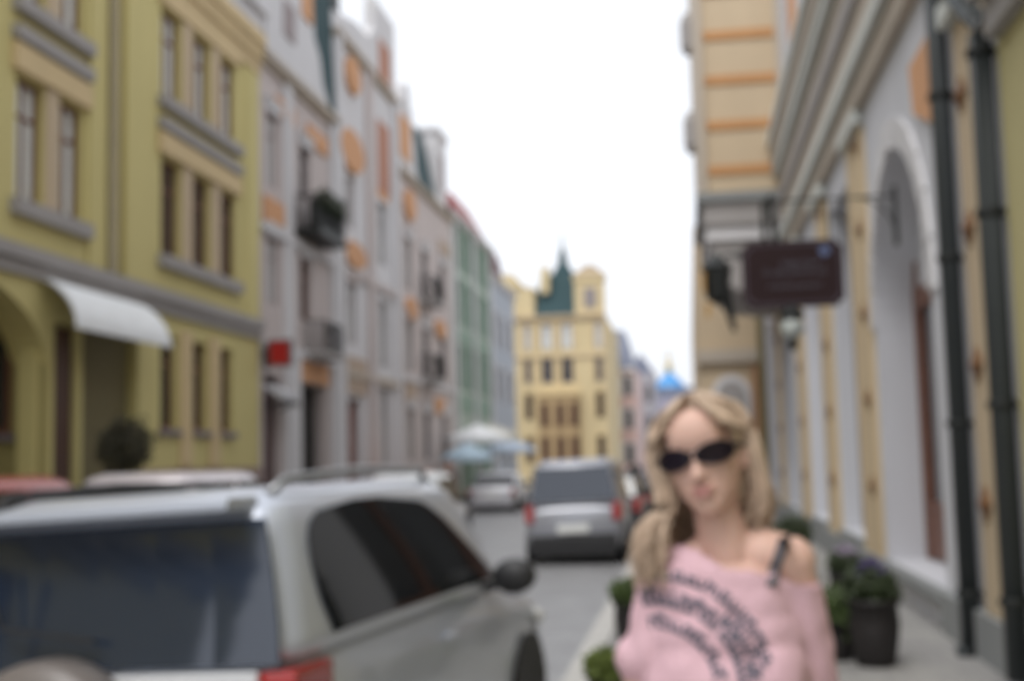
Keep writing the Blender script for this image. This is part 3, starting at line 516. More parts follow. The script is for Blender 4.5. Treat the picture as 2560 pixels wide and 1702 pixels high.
# ------------------------------------------------------------------ plants
def planter(x, y, z, label, pot_r, pot_h, fol_r, flower=None, fm=LEAF, n=700, cat='potted plant', group='plants in pots on the pavement', seed=1, droop=0):
    random.seed(seed); o = empty('potted_plant', (x, y, z), label, cat, group)
    MB().lathe([(pot_r*.62, 0), (pot_r*.8, .03), (pot_r, pot_h*.6), (pot_r*.92, pot_h*.93), (pot_r*1.06, pot_h*.94), (pot_r*1.06, pot_h), (pot_r*.9, pot_h), (pot_r*.85, pot_h-.05)], n=20).build('pot', POT, o, smooth=True)
    f = MB()
    for k in range(n):
        v = Vector((random.gauss(0, 1), random.gauss(0, 1), random.gauss(0, .8))).normalized()*fol_r*random.uniform(.35, 1.0)
        v *= 1+.25*noise.noise(v*6); leafq(f, (v.x, v.y, pot_h+fol_r*.45+v.z*.8-droop*v.length), .045)
    f.build('foliage', fm, o)
    st = MB()
    for k in range(9): a = k*.7; st.tube([(0, 0, pot_h-.05), (fol_r*.4*math.cos(a), fol_r*.4*math.sin(a), pot_h+fol_r*.6)], .006, 5)
    st.build('stems', LEAFD, o)
    if flower:
        g = MB()
        for k in range(70):
            a, b = random.uniform(0, 6.28), random.uniform(0, 1); c = (fol_r*.55*b*math.cos(a), fol_r*.55*b*math.sin(a), pot_h+fol_r*(1.15-.3*b*b)+random.uniform(-.03, .05))
            for q in range(3): leafq(g, c, .035)
        g.build('flowers', flower, o)
    return o
planter(1.40, 10.4, .12, 'tall black pot with drooping leaves and purple flowers by the doorway', .20, .52, .22, PURPLE, LEAFD, 900, seed=2)
planter(1.14, 10.7, .12, 'bright green bushy plant in low pot left of the purple flowers', .16, .3, .27, None, LEAF, 900, seed=3)
planter(1.55, 13.4, .12, 'dark bushy plant in pot behind the woman\'s shoulder by the wall', .18, .45, .20, ROSE, LEAFD, 900, seed=4)
planter(1.35, 17.5, .12, 'farthest dark green shrub in pot by the buff pilaster', .2, .5, .30, None, LEAFD, 1100, seed=5)
planter(-.60, 11.6, .12, 'leafy pot on the kerb beyond the silver off-roader mirror', .14, .38, .18, None, LEAF, 800, seed=6)
planter(-.64, 9.0, .12, 'lowest bright green plant at the kerb edge by the woman\'s arm', .13, .14, .17, None, mat('lime_leaf', (.09, .12, .02), var=.4, scale=12, bump=0), 900, seed=8)
# topiary ball
tp = empty('topiary_tree', (-8.75, 18.6, .12), 'dark clipped ball tree in pot under the end of white awning', 'potted tree')
MB().lathe([(.22, 0), (.3, .5), (.32, .52)], n=16).build('pot', POT, tp); MB().tube([(0, 0, .4), (.02, 0, 1.0), (0, .01, 1.6)], [.04, .03, .025], 7).build('trunk', DWOOD, tp)
f = MB(); random.seed(9)
for k in range(2200):
    v = Vector((random.gauss(0, 1), random.gauss(0, 1), random.gauss(0, 1))).normalized()*.46*random.uniform(.4, 1.0); v *= 1+.35*noise.noise(v*5); leafq(f, (v.x, v.y, 2.05+v.z), .05)
f.build('crown', mat('dark_box_leaf', (.05, .045, .025), var=.5, scale=12, bump=0), tp)

# ------------------------------------------------------------------ cars
def paint(name, c, metal=.3, rough=.32): return mat(name, c, rough=rough, metal=metal, var=.03, bump=0, coat=.6)
TYRE = mat('tyre_rubber', (.015, .015, .016), rough=.85); RIM = mat('alloy_rim', (.35, .36, .38), rough=.35, metal=.8); PLASTIC = mat('black_plastic', (.02, .02, .022), rough=.55, bump=.05)
CGLASS = mat('tinted_car_glass', (.012, .014, .016), rough=.04, var=0, bump=0, spec=.6); BGLASS = mat('blue_tinted_glass', (.018, .028, .05), rough=.05, var=0, bump=0, spec=.7); BGLASS.node_tree.nodes['Principled BSDF'].inputs['IOR'].default_value = 1.55; TAIL = mat('red_tail_lens', (.35, .012, .01), rough=.2, bump=0, coat=.8); CLEAR = mat('clear_lens', (.6, .6, .6), rough=.15, bump=0, coat=.8)
PLATE = mat('number_plate_white', (.75, .76, .74), rough=.4, bump=0)
def wheel(parent, x, y, r=.33, wd=.2):
    s = 1 if x > 0 else -1
    o = MB().lathe([(r*.62, -wd/2), (r*.9, -wd/2), (r, -wd*.32), (r, wd*.32), (r*.9, wd/2), (r*.62, wd/2)], n=28, ax='x').build('wheel', TYRE, parent, loc=(x, y, r), smooth=False)
    m_ = MB().lathe([(r*.62, wd*.3*s), (r*.56, wd*.2*s), (r*.12, wd*.34*s), (.01, wd*.36*s)], n=20, ax='x')
    for k in range(5):
        a = k*2*math.pi/5; m_.tube([(wd*.37*s, r*.1*math.cos(a), r*.1*math.sin(a)), (wd*.36*s, r*.58*math.cos(a), r*.58*math.sin(a))], .028, 5)
    m_.build('rim', RIM, o)
def car(loc, rz, label, pnt, L=4.1, W=1.72, H=1.48, style='hatch', glass=CGLASS, group='cars parked along the street', tilt=0, name='parked_car', rear_len=.12, cat='car', windows=True, mh=None):
    o = empty(name, loc, label, cat, group, rz); hw = W/2; sh = lambda x, y, z: (x, y, z+tilt*x)
    belt = {'hatch': .92, 'van': 1.02, 'suv': 1.08, 'sedan': .9}[style]; hood = belt-.08
    # lower body lofted along the length
    st = [(0.0, .82, .38, belt-.12), (.05, .93, .30, belt-.03), (.18, .985, .24, belt), (.6, 1, .22, belt), (L*.35, 1, .20, belt), (L*.66, 1, .20, belt-.01), (L*.76, .985, .22, hood), (L*.9, .95, .24, hood-.10), (L*.97, .88, .28, hood-.24), (L, .78, .38, hood-.34)]
    rings = []
    for y, wf, zb, zt in st:
        a = hw*wf; h = zt-zb; half = [(0, zb), (a*.8, zb), (a*.95, zb+h*.08), (a*.99, zb+h*.3), (a, zb+h*.55), (a*.985, zb+h*.8), (a*.95, zb+h*.94), (a*.86, zt), (a*.5, zt+.02), (0, zt+.03)]
        rings.append([(x, y, z) for x, z in half]+[(-x, y, z) for x, z in half[-2:0:-1]])
    body = MB().loft(rings).build('body', pnt, o, fn=sh, smooth=True)
    # cabin
    yb0, yt0, yt1, yb1 = {'hatch': (.1, .45, L*.56, L*.74), 'van': (.03, .22, L*.62, L*.82), 'suv': (.02, .16, L*.57, L*.72), 'sedan': (.75, 1.3, L*.56, L*.74)}[style]
    wb, wt = hw*.955, hw*.80; cr = []
    for f_ in (0, .12, .5, .8, .93, 1):
        z = belt-.02+(H-.02-belt)*f_; g = f_**1.3; wv = wb+(wt-wb)*g-(.05 if f_ > .99 else (.012 if f_ > .9 else 0)); e = .06 if f_ > .99 else 0
        a, b = yb0+(yt0-yb0)*f_+e, yb1+(yt1-yb1)*f_-e; c = .10
        cr.append([(-wv+c, a, z), (wv-c, a, z), (wv-.02, a+.05, z), (wv, a+.16, z), (wv, (a+b)/2, z), (wv, b-.2, z), (wv-.03, b-.06, z), (wv-c-.04, b, z), (-wv+c+.04, b, z), (-wv+.03, b-.06, z), (-wv, b-.2, z), (-wv, (a+b)/2, z), (-wv, a+.16, z), (-wv+.02, a+.05, z)])
    cr.append([(x*.8, yt0+(y-yt0)*.92+.1, H) for x, y, z in cr[-1]])
    MB().loft(cr).build('roof', pnt, o, fn=sh, smooth=True)
    zl, zh = belt+.03, H-.13
    def sx(z): f_ = max(0, (z-belt+.02)/(H-.02-belt)); return wb+(wt-wb)*f_**1.3+.008
    def yA(z, e=0): return yb0+(yt0-yb0)*(z-belt)/(H-belt)+e
    def yB(z, e=0): return yb1+(yt1-yb1)*(z-belt)/(H-belt)-e
    for s in (1, -1):
        if style == 'suv':
            outl = [(.40, zl), (.33, 1.25), (.31, 1.38), (.32, 1.46), (.36, 1.53), (.43, 1.575), (.54, 1.60), (.72, zh+.045), (1.1, zh+.05), (1.5, zh+.04), (1.68, 1.595), (1.85, 1.555), (2.05, 1.475), (2.3, 1.34), (2.62, zl+.06), (2.72, zl), (1.5, zl)]
            parts_ = [outl]
        else:
            ys = [yA(zl, .22), yA(zl, .22)+(yB(zl, .2)-yA(zl, .22))*.48, yB(zl, .12)]; g = .05
            parts_ = [[(yA(zl, .2), zl), (ys[1]-g, zl), (ys[1]-g, zh), (yA(zh, .2), zh)], [(ys[1]+g, zl), (yB(zl, .1), zl), (yB(zh, .12), zh), (ys[1]+g, zh)]]
        for pl in parts_:
            m_ = MB(); n = len(pl)
            # strips so the pane follows the curved cabin side
            K = 14; zz = [zl+(max(p[1] for p in pl)-zl)*k/K for k in range(K+1)]
            def span(z):
                xs = []
                for i in range(n):
                    (a, za), (b, zb_) = pl[i], pl[(i+1) % n]
                    if (za-z)*(zb_-z) <= 1e-9 and abs(za-zb_) > 1e-6: xs.append(a+(b-a)*(z-za)/(zb_-za))
                return (min(xs), max(xs)) if xs else None
            rows = [span(min(max(z, zl+.002), max(p[1] for p in pl)-.002)) for z in zz]
            vs_ = []; fs_ = []
            for z, rr in zip(zz, rows): vs_ += [(s*sx(z), rr[0]+(rr[1]-rr[0])*t/4, z) for t in range(5)]
            for k in range(K):
                for t in range(4): i = k*5+t; fs_.append((i, i+1, i+6, i+5))
            vs2 = [(x-s*.015, y, z) for x, y, z in vs_]; nn = len(vs_)
            m_.add(vs_+vs2, fs_+[tuple(i+nn for i in f) for f in fs_]+[(0, 4, 4+nn, nn), (K*5, K*5+4, K*5+4+nn, K*5+nn)]).build('side_window', CGLASS, o, fn=sh, smooth=False)
        # mirror, handle, tail light, head light
        ym = yb1-.45; mz = mh or belt+.08
        m1 = MB().ball((s*(hw+.12), ym, mz), (.13, .07, .10), 12, 8).tube([(s*(hw-.05), ym, mz-.05), (s*(hw+.08), ym, mz-.03)], .03, 6).build('side_mirror', PLASTIC, o, fn=sh, smooth=True)
        MB().tube([(s*(hw+.012), L*.40, belt-.16), (s*(hw+.02), L*.40+.09, belt-.155), (s*(hw+.012), L*.40+.18, belt-.16)], .014, 6).build('door_handle', pnt, o, fn=sh)
        tz0, tz1 = (belt-.46, belt-.05) if style == 'suv' else ((belt-.28, belt+.02) if style != 'sedan' else (belt-.25, belt-.08))
        xx = hw*.985
        MB().box(min(s*xx, s*(xx-.15)), max(s*xx, s*(xx-.15)), -.012, .34 if style == 'suv' else .16, tz0, tz1).build('tail_light', TAIL, o, fn=sh, bevel=.03)
        MB().ball((s*(hw-.22), L*.955, hood-.26), (.16, .12, .08), 12, 8).build('head_light', CLEAR, o, fn=sh, smooth=True)
        MB().box(min(s*hw*1.002, s*(hw-.03)), max(s*hw*1.002, s*(hw-.03)), .8, L*.72, .24, .34).build('side_skirt', PLASTIC, o, fn=sh, bevel=.01)
        for yy in (.72, L-.85):
            wheel(o, s*(hw-.10), yy)
            MB().lathe([(.345, -.03), (.375, -.03), (.385, .012), (.345, .012)], (s*(hw-.0), yy, .335), 24, 'x').build('wheel_arch', PLASTIC, o, fn=sh)
    # rear glass, windscreen, plate, bumper
    def pane(y_of, nm, z0, z1, ins, sgn, mt):
        m_ = MB(); rws = []
        for k in range(5):
            z = z0+(z1-z0)*k/4; xw = sx(z)-ins; y = y_of(z)+sgn*.012
            rws.append([(-xw+2*xw*t/6, y-sgn*.02*abs(t/3-1)**2*-1, z) for t in range(7)])
        m_.loft(rws, cap=False, close=False); m_.loft([[(x, y-sgn*.012, z) for x, y, z in r] for r in rws], cap=False, close=False); m_.build(nm, mt, o, fn=sh)
    pane(lambda z: yA(z), 'rear_window', belt+(-.03 if style == 'suv' else .06), H-.12, .045 if style == 'suv' else .07, -1, glass); pane(lambda z: yB(z), 'windscreen', belt+.05, H-.1, .13, 1, CGLASS)
    MB().box(-hw*.9, hw*.9, -.07, .12, .26, .52).build('rear_bumper', PLASTIC if style in ('suv', 'van') else pnt, o, fn=sh, bevel=.04)
    MB().box(-hw*.86, hw*.86, L-.1, L+.03, .26, .5).build('front_bumper', pnt, o, fn=sh, bevel=.04)
    pl_z = .62
    MB().box(-hw*.84, hw*.84, .15, L-.12, .13, .32).build('underbody', PLASTIC, o, fn=sh)
    MB().box(-hw*.88, hw*.88, -.05, .16, .15, .262).build('bumper_valance', PLASTIC, o, fn=sh, bevel=.02)
    MB().box(-.27 if style != 'suv' else .15, .27 if style != 'suv' else .65, -.035, -.0, pl_z-.065, pl_z+.065).build('number_plate', PLATE, o, fn=sh, bevel=.004)
    return o
SILV = paint('silver_paint', (.53, .57, .66)); 
suv = car((-2.293, 4.557, 0), R(-7), 'silver off-roader with spare wheel on its tailgate, nearest car in the left foreground', SILV, L=4.15, W=1.76, H=1.70, style='suv', glass=BGLASS, tilt=.045, mh=1.12)
sh = lambda x, y, z: (x, y, z+.045*x)
sw = MB().lathe([(.01, -.235), (.12, -.235), (.28, -.225), (.345, -.20), (.37, -.16), (.37, -.03), (.3, .0)], (-.10, 0, .74), 32, 'y').build('spare_wheel_cover', mat('grey_brown_cover', (.16, .14, .13), rough=.4), suv, fn=sh, smooth=True)
for s in (1, -1):
    MB().tube([(s*.62, .28, 1.665), (s*.64, .38, 1.72), (s*.64, 1.2, 1.75), (s*.62, 2.1, 1.735), (s*.60, 2.2, 1.66)], .02, 8).build('roof_rail', RIM if s > 0 else PLASTIC, suv, fn=sh, smooth=True)
MB().box(-.62, .62, -.06, .20, 1.615, 1.665).build('rear_spoiler', SILV, suv, fn=sh, bevel=.02)
MB().tube([(.05, -.03, 1.16), (-.35, -.035, 1.22), (-.42, -.035, 1.45)], .01, 5).build('rear_wiper', PLASTIC, suv, fn=sh)
MB().box(-.3, .72, -.03, .01, .96, 1.03).build('tailgate_trim', mat('bright_trim', (.7, .71, .73), rough=.25, metal=.3, bump=0), suv, fn=sh, bevel=.01)
van = car((-2.03, 21.6, 0), R(0), 'silver minivan with white number plate parked ahead at the right kerb', paint('grey_silver_paint', (.33, .34, .38)), L=4.3, W=1.68, H=1.80, style='van', glass=BGLASS, tilt=.03, mh=1.55)
car((-5.9, 25, 0), 0, 'white hatchback parked by the left kerb in the middle distance', paint('white_paint', (.7, .72, .74), 0), H=1.6)
car((-6.95, 43.5, 0), 0, 'pale silver saloon seen beyond the walking person', paint('pale_silver', (.5, .5, .53)), style='sedan', H=1.42)
car((-6.75, 9.2, 0), 0, 'red car whose roof shows at the left edge', paint('red_paint', (.30, .03, .02), .1), H=1.77, style='van')
car((-6.6, 14.1, 0), 0, 'pinkish white car roof behind the off-roader rail', paint('offwhite_paint', (.62, .57, .60), .1), H=1.76, style='van')
car((-1.95, 27.5, 0), 0, 'dark grey hatchback parked in front of the minivan', paint('dark_grey_paint', (.08, .085, .09)), H=1.5)
car((-1.95, 33.3, 0), 0, 'black saloon parked farthest along the right kerb', paint('black_paint', (.02, .02, .024)), style='sedan', H=1.43)
car((-8.6, 36.2, .12), 0, 'orange hatchback parked on the left pavement', paint('orange_paint', (.5, .17, .07), .1), H=1.5)

# ------------------------------------------------------------------ people
def remesh(mb, name, mt, parent, vox=.008, smooth=4, fn=None):
    me = bpy.data.meshes.new(name+'_src'); me.from_pydata([tuple(v) for v in mb.v], [], mb.f)
    bm = bmesh.new(); bm.from_mesh(me); bmesh.ops.recalc_face_normals(bm, faces=bm.faces); bm.to_mesh(me); bm.free()
    t = bpy.data.objects.new(name+'_src', me); col.objects.link(t)
    md = t.modifiers.new('r', 'REMESH'); md.mode = 'VOXEL'; md.voxel_size = vox
    s_ = t.modifiers.new('s', 'SMOOTH'); s_.factor = .5; s_.iterations = smooth
    dg = bpy.context.evaluated_depsgraph_get(); ev = t.evaluated_get(dg); out = bpy.data.meshes.new_from_object(ev)
    bpy.data.objects.remove(t)
    out.name = name; out.materials.clear(); out.materials.append(mt); out.shade_smooth()
    o = bpy.data.objects.new(name, out); col.objects.link(o)
    if parent: o.parent = parent
    return o
def limb(mb, pts, rs, n=14):
    "tapered limb: frusta with ball joints"
    for i in range(len(pts)): mb.ball(pts[i], rs[i], n, 10)
    for i in range(len(pts)-1): mb.tube([pts[i], pts[i+1]], [rs[i], rs[i+1]], n)
SKIN = mat('skin', (.68, .44, .36), rough=.55, var=.06, scale=6, bump=.05); _b = SKIN.node_tree.nodes['Principled BSDF']; _b.inputs['Subsurface Weight'].default_value = .15; _b.inputs['Subsurface Radius'].default_value = (.02, .008, .004)
HAIR = mat('dark_blonde_hair', (.52, .39, .29), rough=.6, var=.35, scale=60, bump=.2); PINKK = mat('pink_knit', (.72, .47, .53), rough=.9, var=.06, scale=8, bump=.5, bscale=220)
JEAN = mat('blue_jeans', (.05, .08, .15), rough=.8, bump=.3); LIP = mat('lips', (.48, .22, .20), rough=.35, bump=0); BLK = mat('sunglasses_black', (.009, .005, .012), rough=.12, bump=0, spec=.4); INK = mat('grey_print', (.13, .12, .155), rough=.8, bump=.2)
wm = empty('person', (.06, 2.52, .12), 'woman with long blonde hair, dark sunglasses and pink off-shoulder sweater on the pavement', 'person')
O = Vector((.06, 2.52, .12))
def W(x, y, z): return (x-O.x, y-O.y, z-O.z)
def hand(mb, wrist, dirv, side, r=1.0):
    d = Vector(dirv).normalized(); pl = Vector(wrist); sx_ = Vector((0, 1, 0)).cross(d).normalized()*side; nrm = d.cross(sx_)
    q = Matrix((sx_, nrm, d)).transposed()
    mb.ball(pl+d*.045, (.036, .015, .05), 12, 8, rot=q)
    for i, (off, ln_) in enumerate(((-.027, .062), (-.009, .07), (.009, .066), (.026, .052))):
        a = pl+d*.08+sx_*off; b = a+d*ln_*.5+nrm*.006; c = b+d*ln_*.42+nrm*.022; limb(mb, [a, b, c], [.0085, .008, .0065], 8)
    a = pl+d*.03-sx_*.03; b = a+d*.035-sx_*.02+nrm*.012; c = b+d*.028+nrm*.012; limb(mb, [a, b, c], [.011, .0095, .0075], 8)
bd = MB()
# head frame: tilt and turn
HC = Vector(W(.028, 2.53, 1.797)); HR = Matrix.Rotation(R(-11), 3, 'Y') @ Matrix.Rotation(R(-12), 3, 'Z')
def H_(x, y, z): return HC+HR @ Vector((x, y, z))         # x right in picture, -y towards camera, z up
def hball(x, y, z, r, n=16, mm=12): bd.ball(H_(x, y, z), r, n, mm, rot=HR)
hball(0, .02, .035, (.076, .092, .088), 24, 16); hball(0, -.012, -.02, (.069, .075, .078), 24, 16); hball(0, -.020, -.052, (.059, .062, .054), 20, 14); hball(0, -.043, -.082, (.038, .036, .030)); hball(0, -.058, -.097, (.022, .020, .015))
for s in (-1, 1):
    hball(s*.032, -.048, -.022, (.026, .026, .030)); hball(s*.03, -.076, .012, (.014, .010, .008)); hball(s*.079, .01, -.01, (.010, .018, .030)); hball(s*.032, -.062, .03, (.022, .016, .010)); hball(s*.010, -.097, -.033, (.008, .010, .007))
limb(bd, [H_(0, -.080, .010), H_(0, -.092, -.012), H_(0, -.104, -.030)], [.008, .009, .0115], 10); hball(0, -.084, -.062, (.022, .010, .010)); hball(0, -.055, .05, (.055, .035, .05))
nb = Vector(W(.065, 2.56, 1.605))
limb(bd, [H_(.0, .02, -.06), HC+(nb-HC)*.55, nb], [.05, .047, .056], 18)
SL, SR = Vector(W(-.065, 2.56, 1.570)), Vector(W(.190, 2.56, 1.590))     # shoulders (picture left, right)
mid = (SL+SR)/2
limb(bd, [nb+Vector((-.05, .01, -.01)), SL+Vector((.05, 0, .0)), SL], [.045, .05, .052], 16); limb(bd, [nb+Vector((.05, .01, -.01)), SR+Vector((-.055, 0, .014)), SR], [.05, .052, .050], 16)
bd.ball(mid+Vector((0, 0, -.07)), (.145, .085, .10), 24, 14); bd.ball(mid+Vector((0, .01, -.20)), (.135, .085, .14), 24, 14); bd.ball(mid+Vector((0, .01, -.38)), (.12, .08, .14), 24, 14); bd.ball(mid+Vector((0, .01, -.56)), (.16, .10, .14), 24, 14)
for s in (-1, 1): bd.ball(mid+Vector((s*.062, -.04, -.20)), (.055, .05, .055), 16, 10)
for s, L_ in ((-1, .0), (1, .0)):
    hip = mid+Vector((s*.09, .01, -.64)); kn = hip+Vector((s*.01, -.03, -.42)); an = kn+Vector((0, .04, -.44)); limb(bd, [hip, kn, an], [.085, .055, .035], 16)
    an.z = max(an.z, .09); limb(bd, [an, an+Vector((s*.02, -.13, -.055))], [.035, .03], 10)
EL, WL = SL+Vector((-.055, .0, -.25)), SL+Vector((-.07, -.13, -.42)); ER, WR = SR+Vector((.03, .04, -.29)), SR+Vector((.02, -.02, -.54))
limb(bd, [SL, EL, WL], [.048, .036, .024], 14); limb(bd, [SR, ER, WR], [.048, .037, .024], 14)
hand(bd, WL, (.05, -.5, -.8), 1); hand(bd, WR, (-.05, -.12, -1), -1)
body = remesh(bd, 'body', SKIN, wm, .005, 6)
# sweater
sw_ = MB(); c1 = mid
for dz, rx, ry in ((-.035, .145, .10), (-.075, .155, .11), (-.13, .165, .125), (-.22, .17, .145), (-.33, .165, .135), (-.45, .17, .13), (-.56, .18, .135), (-.64, .185, .135)): sw_.ball(c1+Vector((-.01 if dz > -.3 else -.0, -.005, dz)), (rx, ry, .10), 26, 12)
for s in (-1, 1): sw_.ball(c1+Vector((s*.066, -.06, -.20)), (.08, .075, .08), 18, 12)
limb(sw_, [SL+Vector((.01, 0, .005)), SL+Vector((-.015, -.01, -.15)), EL+Vector((0.01, 0, .08))], [.060, .062, .055], 16); limb(sw_, [SR+Vector((.0, 0, -.05)), SR+Vector((.018, .02, -.17)), ER, ER+(WR-ER)*.6, WR+Vector((0, 0, .03))], [.058, .064, .06, .055, .05], 18)
sw_.ball(SL+Vector((.03, -.02, -.015)), (.06, .07, .055), 16, 10)
swo = remesh(sw_, 'sweater', PINKK, wm, .008, 5)
me = swo.data
for v in me.vertices:     # folds and a scooped neckline
    p = v.co; q = Vector((p.x*7, p.y*7, p.z*2.2)); v.co += v.normal*(.008*noise.noise(q*1.6)+.004*noise.noise(p*26))
bm = bmesh.new(); bm.from_mesh(me)
kill = [v for v in bm.verts if (v.co.z > mid.z+.048-.045/(1+math.exp(-(v.co.x-mid.x+.03)/.015))-.035/(1+math.exp(-(v.co.x-mid.x-.11)/.015)))]
bmesh.ops.delete(bm, geom=kill, context='VERTS'); 
eb = [e for e in bm.edges if e.is_boundary]
r_ = bmesh.ops.extrude_edge_only(bm, edges=eb); nv = [g for g in r_['geom'] if isinstance(g, bmesh.types.BMVert)]
for v in nv: d = Vector((mid.x, mid.y, v.co.z))-v.co; v.co += d.normalized()*.012+Vector((0, 0, -.02))
bm.to_mesh(me); bm.free()
# jeans and shoes
jn = MB()
jn.ball(mid+Vector((0, .01, -.60)), (.168, .115, .12), 24, 12)
for s in (-1, 1):
    hip = mid+Vector((s*.09, .01, -.64)); kn = hip+Vector((s*.01, -.03, -.42)); an = kn+Vector((0, .04, -.36)); limb(jn, [hip, kn, an], [.095, .064, .05], 16)
remesh(jn, 'jeans', JEAN, wm, .01, 4)
for s in (-1, 1):
    an = mid+Vector((s*.10, .02, 0)); z = .0
    shoe = MB().loft([[(an.x+a*.6+s*.01, an.y+b, c) for a, c in ((-.05, z), (.05, z), (.05, z+h), (0, z+h+.01), (-.05, z+h))] for b, h in ((.07, .10), (.02, .10), (-.06, .07), (-.14, .05), (-.18, .03))]); shoe.build('shoe', BLK, wm, bevel=.006)
# hair: long strands over a skull cap
cap = MB(); cap.ball(H_(0, .026, .040), (.093, .099, .096), 22, 14, rot=HR); cap.ball(H_(0, .06, -.03), (.085, .065, .10), 18, 12, rot=HR)
capo = remesh(cap, 'hair', HAIR, wm, .008, 3)
bm = bmesh.new(); bm.from_mesh(capo.data); inv = HR.inverted()
bmesh.ops.delete(bm, geom=[v for v in bm.verts if (lambda p: p.y < -.028 and p.z < .056 and abs(p.x) < .068)(inv @ (v.co-HC))], context='VERTS'); bm.to_mesh(capo.data); bm.free()
random.seed(11); hs_ = MB()
for k in range(1100):
    s = -1 if random.random() < .56 else 1
    t = random.uniform(0, 1); ang = random.uniform(-.42 if s < 0 else -.06, 1.0)*math.pi/2          # how far forward/back the strand lies
    root = H_(.01+s*.006, -.062+.14*t*1.0, .128-.02*t)
    f1, ra = math.cos(ang), random.uniform(.090, .108); sidep = H_(s*ra*f1*(1 if s < 0 else .93), .015-.0+.10*math.sin(ang), .03)
    temple = H_(s*(.060 if t < .3 else .078), (-.078 if t < .3 else -.05+.13*t), .066 if t < .3 else .092)
    low = H_(s*(ra+.004)*f1*(1 if s < 0 else .93), .02+.10*math.sin(ang), -.07)
    length = random.uniform(.07, .17) if s < 0 else random.uniform(.04, .11)
    fwd = (-.05 if ang < .5 else .05) if s < 0 else .03
    end = low+Vector((s*random.uniform(-.01, .012)+(-.035 if s < 0 else -.02), fwd*1.0, -length)); m1_ = low+(end-low)*.5+Vector((s*.01, 0, 0))
    j = Vector((random.gauss(0, .0055), random.gauss(0, .005), 0)); P_ = [root, temple, sidep+j, low+j, m1_+j*2, end+j*3]
    # smooth by catmull
    Q_ = []
    for i in range(len(P_)-1):
        p0, p1, p2, p3 = P_[max(i-1, 0)], P_[i], P_[i+1], P_[min(i+2, len(P_)-1)]
        for q in range(3):
            u = q/3; Q_.append(.5*((2*p1)+(-p0+p2)*u+(2*p0-5*p1+4*p2-p3)*u*u+(-p0+3*p1-3*p2+p3)*u**3))
    Q_.append(P_[-1]); n = len(Q_); hs_.tube(Q_, [0.0042*(1-.75*max(0, (i/(n-1)-.6)/.4)) for i in range(n)], 5)
me = capo.data; bm = bmesh.new(); bm.from_mesh(me); me2 = bpy.data.meshes.new('tmp'); me2.from_pydata([tuple(v) for v in hs_.v], [], hs_.f); bm.from_mesh(me2); bm.to_mesh(me); bm.free(); me.shade_smooth()
# sunglasses, lips, bag strap, print
sgm = MB()
for s in (-1, 1):
    ring = [(s*.033+.030*math.cos(t)*(1.05), .007+.021*math.sin(t)*(1+.18*math.cos(t)*s)) for t in [2*math.pi*k/18 for k in range(18)]]; ring = [(x*1.2-.002, .008+(z-.008)*1.05) for x, z in ring]
    a = [H_(x, -.098+1.6*x*x*4, z) for x, z in ring]; b = [H_(x, -.092+1.6*x*x*4, z) for x, z in ring]; sgm.loft([a, b])
    sgm.tube([H_(s*.062, -.078, .014), H_(s*.078, -.055, .014), H_(s*.084, .01, .006)], .0045, 6)
sgm.tube([H_(-.012, -.100, .014), H_(0, -.104, .016), H_(.012, -.100, .014)], .0035, 6); sgm.build('sunglasses', BLK, wm)
lp = MB(); lp.ball(H_(0, -.091, -.057), (.021, .006, .0055), 14, 8, rot=HR); lp.ball(H_(0, -.090, -.066), (.018, .007, .0065), 14, 8, rot=HR); lp.build('lips', LIP, wm, smooth=True)
tree = BVHTree.FromPolygons([v.co for v in swo.data.vertices], [tuple(p.vertices) for p in swo.data.polygons])
treeb = BVHTree.FromPolygons([v.co for v in body.data.vertices], [tuple(p.vertices) for p in body.data.polygons])
def hit(x, z, off=.003, tr=(tree,)):
    best = None
    for t_ in tr:
        h = t_.ray_cast(Vector((x, -1, z)), Vector((0, 1, 0)))
        if h[0] is not None and (best is None or h[0].y < best.y): best = h[0]
    return Vector((x, (best.y if best else -.12)-off, z))
pr = MB(); cx_, cz_ = W(-.072, 0, 1.368)[0], W(0, 0, 1.368)[2]; random.seed(21)
for rad, th, a0, a1 in ((.196, .024, 98, 14), (.146, .036, 102, 6), (.102, .028, 100, 10), (.172, .024, 46, 8)):
    a = a0
    while a > a1:
        da = random.uniform(3.0, 6.5)*.15/rad*.8; e = a-da; r0_, r1_ = rad, rad+th*random.uniform(.75, 1)
        k = random.random()
        segs = [(a, a-da*.4, r0_, r1_), (a-da*.4, e, r0_+(r1_-r0_)*(.55 if k < .5 else .0), r0_+(r1_-r0_)*(1 if k < .5 else .45))]+([(a-da*.4, e, r0_, r0_+(r1_-r0_)*.3)] if k < .4 else [])
        for (p, q, ra_, rb_) in segs:
            pr.add([hit(cx_+rr*math.cos(R(aa)), cz_+rr*math.sin(R(aa))) for rr, aa in ((ra_, p), (rb_, p), (rb_, q), (ra_, q))], [(0, 1, 2, 3)])
        a = e-.7*.15/rad
pr.build('chest_print', INK, wm)
stp = MB(); pts = []
for k in range(9):
    x = SR.x-.002-.045*k/8; z = SR.z+.075-.115*k/8; pts.append(hit(x, z, .006, (tree, treeb)))
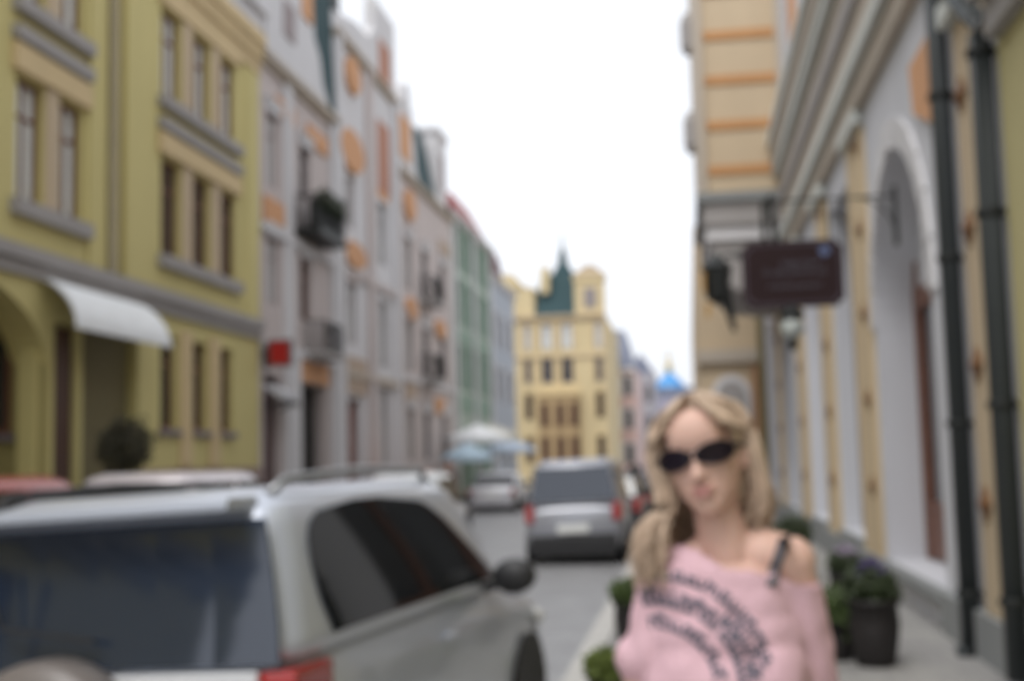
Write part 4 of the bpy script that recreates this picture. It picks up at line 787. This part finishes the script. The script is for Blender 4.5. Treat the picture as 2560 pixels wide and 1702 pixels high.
top = Vector((SR.x-.02, .05, SR.z+.062)); 
stp.loft([[p+Vector((-.011, 0, 0)), p+Vector((.011, 0, 0)), p+Vector((.011, .004, 0)), p+Vector((-.011, .004, 0))] for p in pts[1:]]); stp.build('strap', mat('dark_grey_strap', (.10, .09, .10)), wm)

# distant walker
pp = empty('person', (-7.75, 40, .12), 'distant person in brown clothes walking on the left pavement', 'person')
b2 = MB()
b2.ball((0, 0, 1.62), (.085, .10, .12), 14, 10); limb(b2, [(0, 0, 1.5), (0, .01, 1.38)], [.05, .07]); b2.ball((0, 0, 1.25), (.19, .12, .2)); b2.ball((0, 0, .98), (.16, .11, .18))
for s, dy in ((-1, .14), (1, -.14)):
    limb(b2, [(s*.09, 0, .9), (s*.09, dy*.8-.04, .5), (s*.09, dy*1.6, .08)], [.085, .06, .04]); limb(b2, [(s*.09, dy*1.6, .06), (s*.09, dy*1.6-.13, .035)], [.04, .03]); limb(b2, [(s*.19, 0, 1.38), (s*.24, -dy*.6, 1.1), (s*.22, -dy*1.4, .86)], [.055, .042, .03])
    hand(b2, (s*.22, -dy*1.4, .86), (0, -.1, -1), s)
remesh(b2, 'body', SKIN, pp, .01, 2)
b3 = MB(); b3.ball((0, 0, 1.25), (.21, .14, .22)); b3.ball((0, 0, 1.0), (.19, .13, .22))
for s, dy in ((-1, .14), (1, -.14)): limb(b3, [(s*.19, 0, 1.38), (s*.24, -dy*.6, 1.1), (s*.225, -dy*1.2, .92)], [.07, .056, .045])
remesh(b3, 'coat', mat('brown_coat', (.10, .055, .045), bump=.3), pp, .012, 3)
b4 = MB()
for s, dy in ((-1, .14), (1, -.14)): limb(b4, [(s*.09, 0, .9), (s*.09, dy*.8-.04, .5), (s*.09, dy*1.6, .12)], [.1, .075, .055])
remesh(b4, 'trousers', JEAN, pp, .012, 3)
MB().ball((0, .02, 1.66), (.10, .11, .11), 14, 10).build('hair', mat('auburn_hair', (.22, .09, .04)), pp, smooth=True)
bpy.context.view_layer.update()
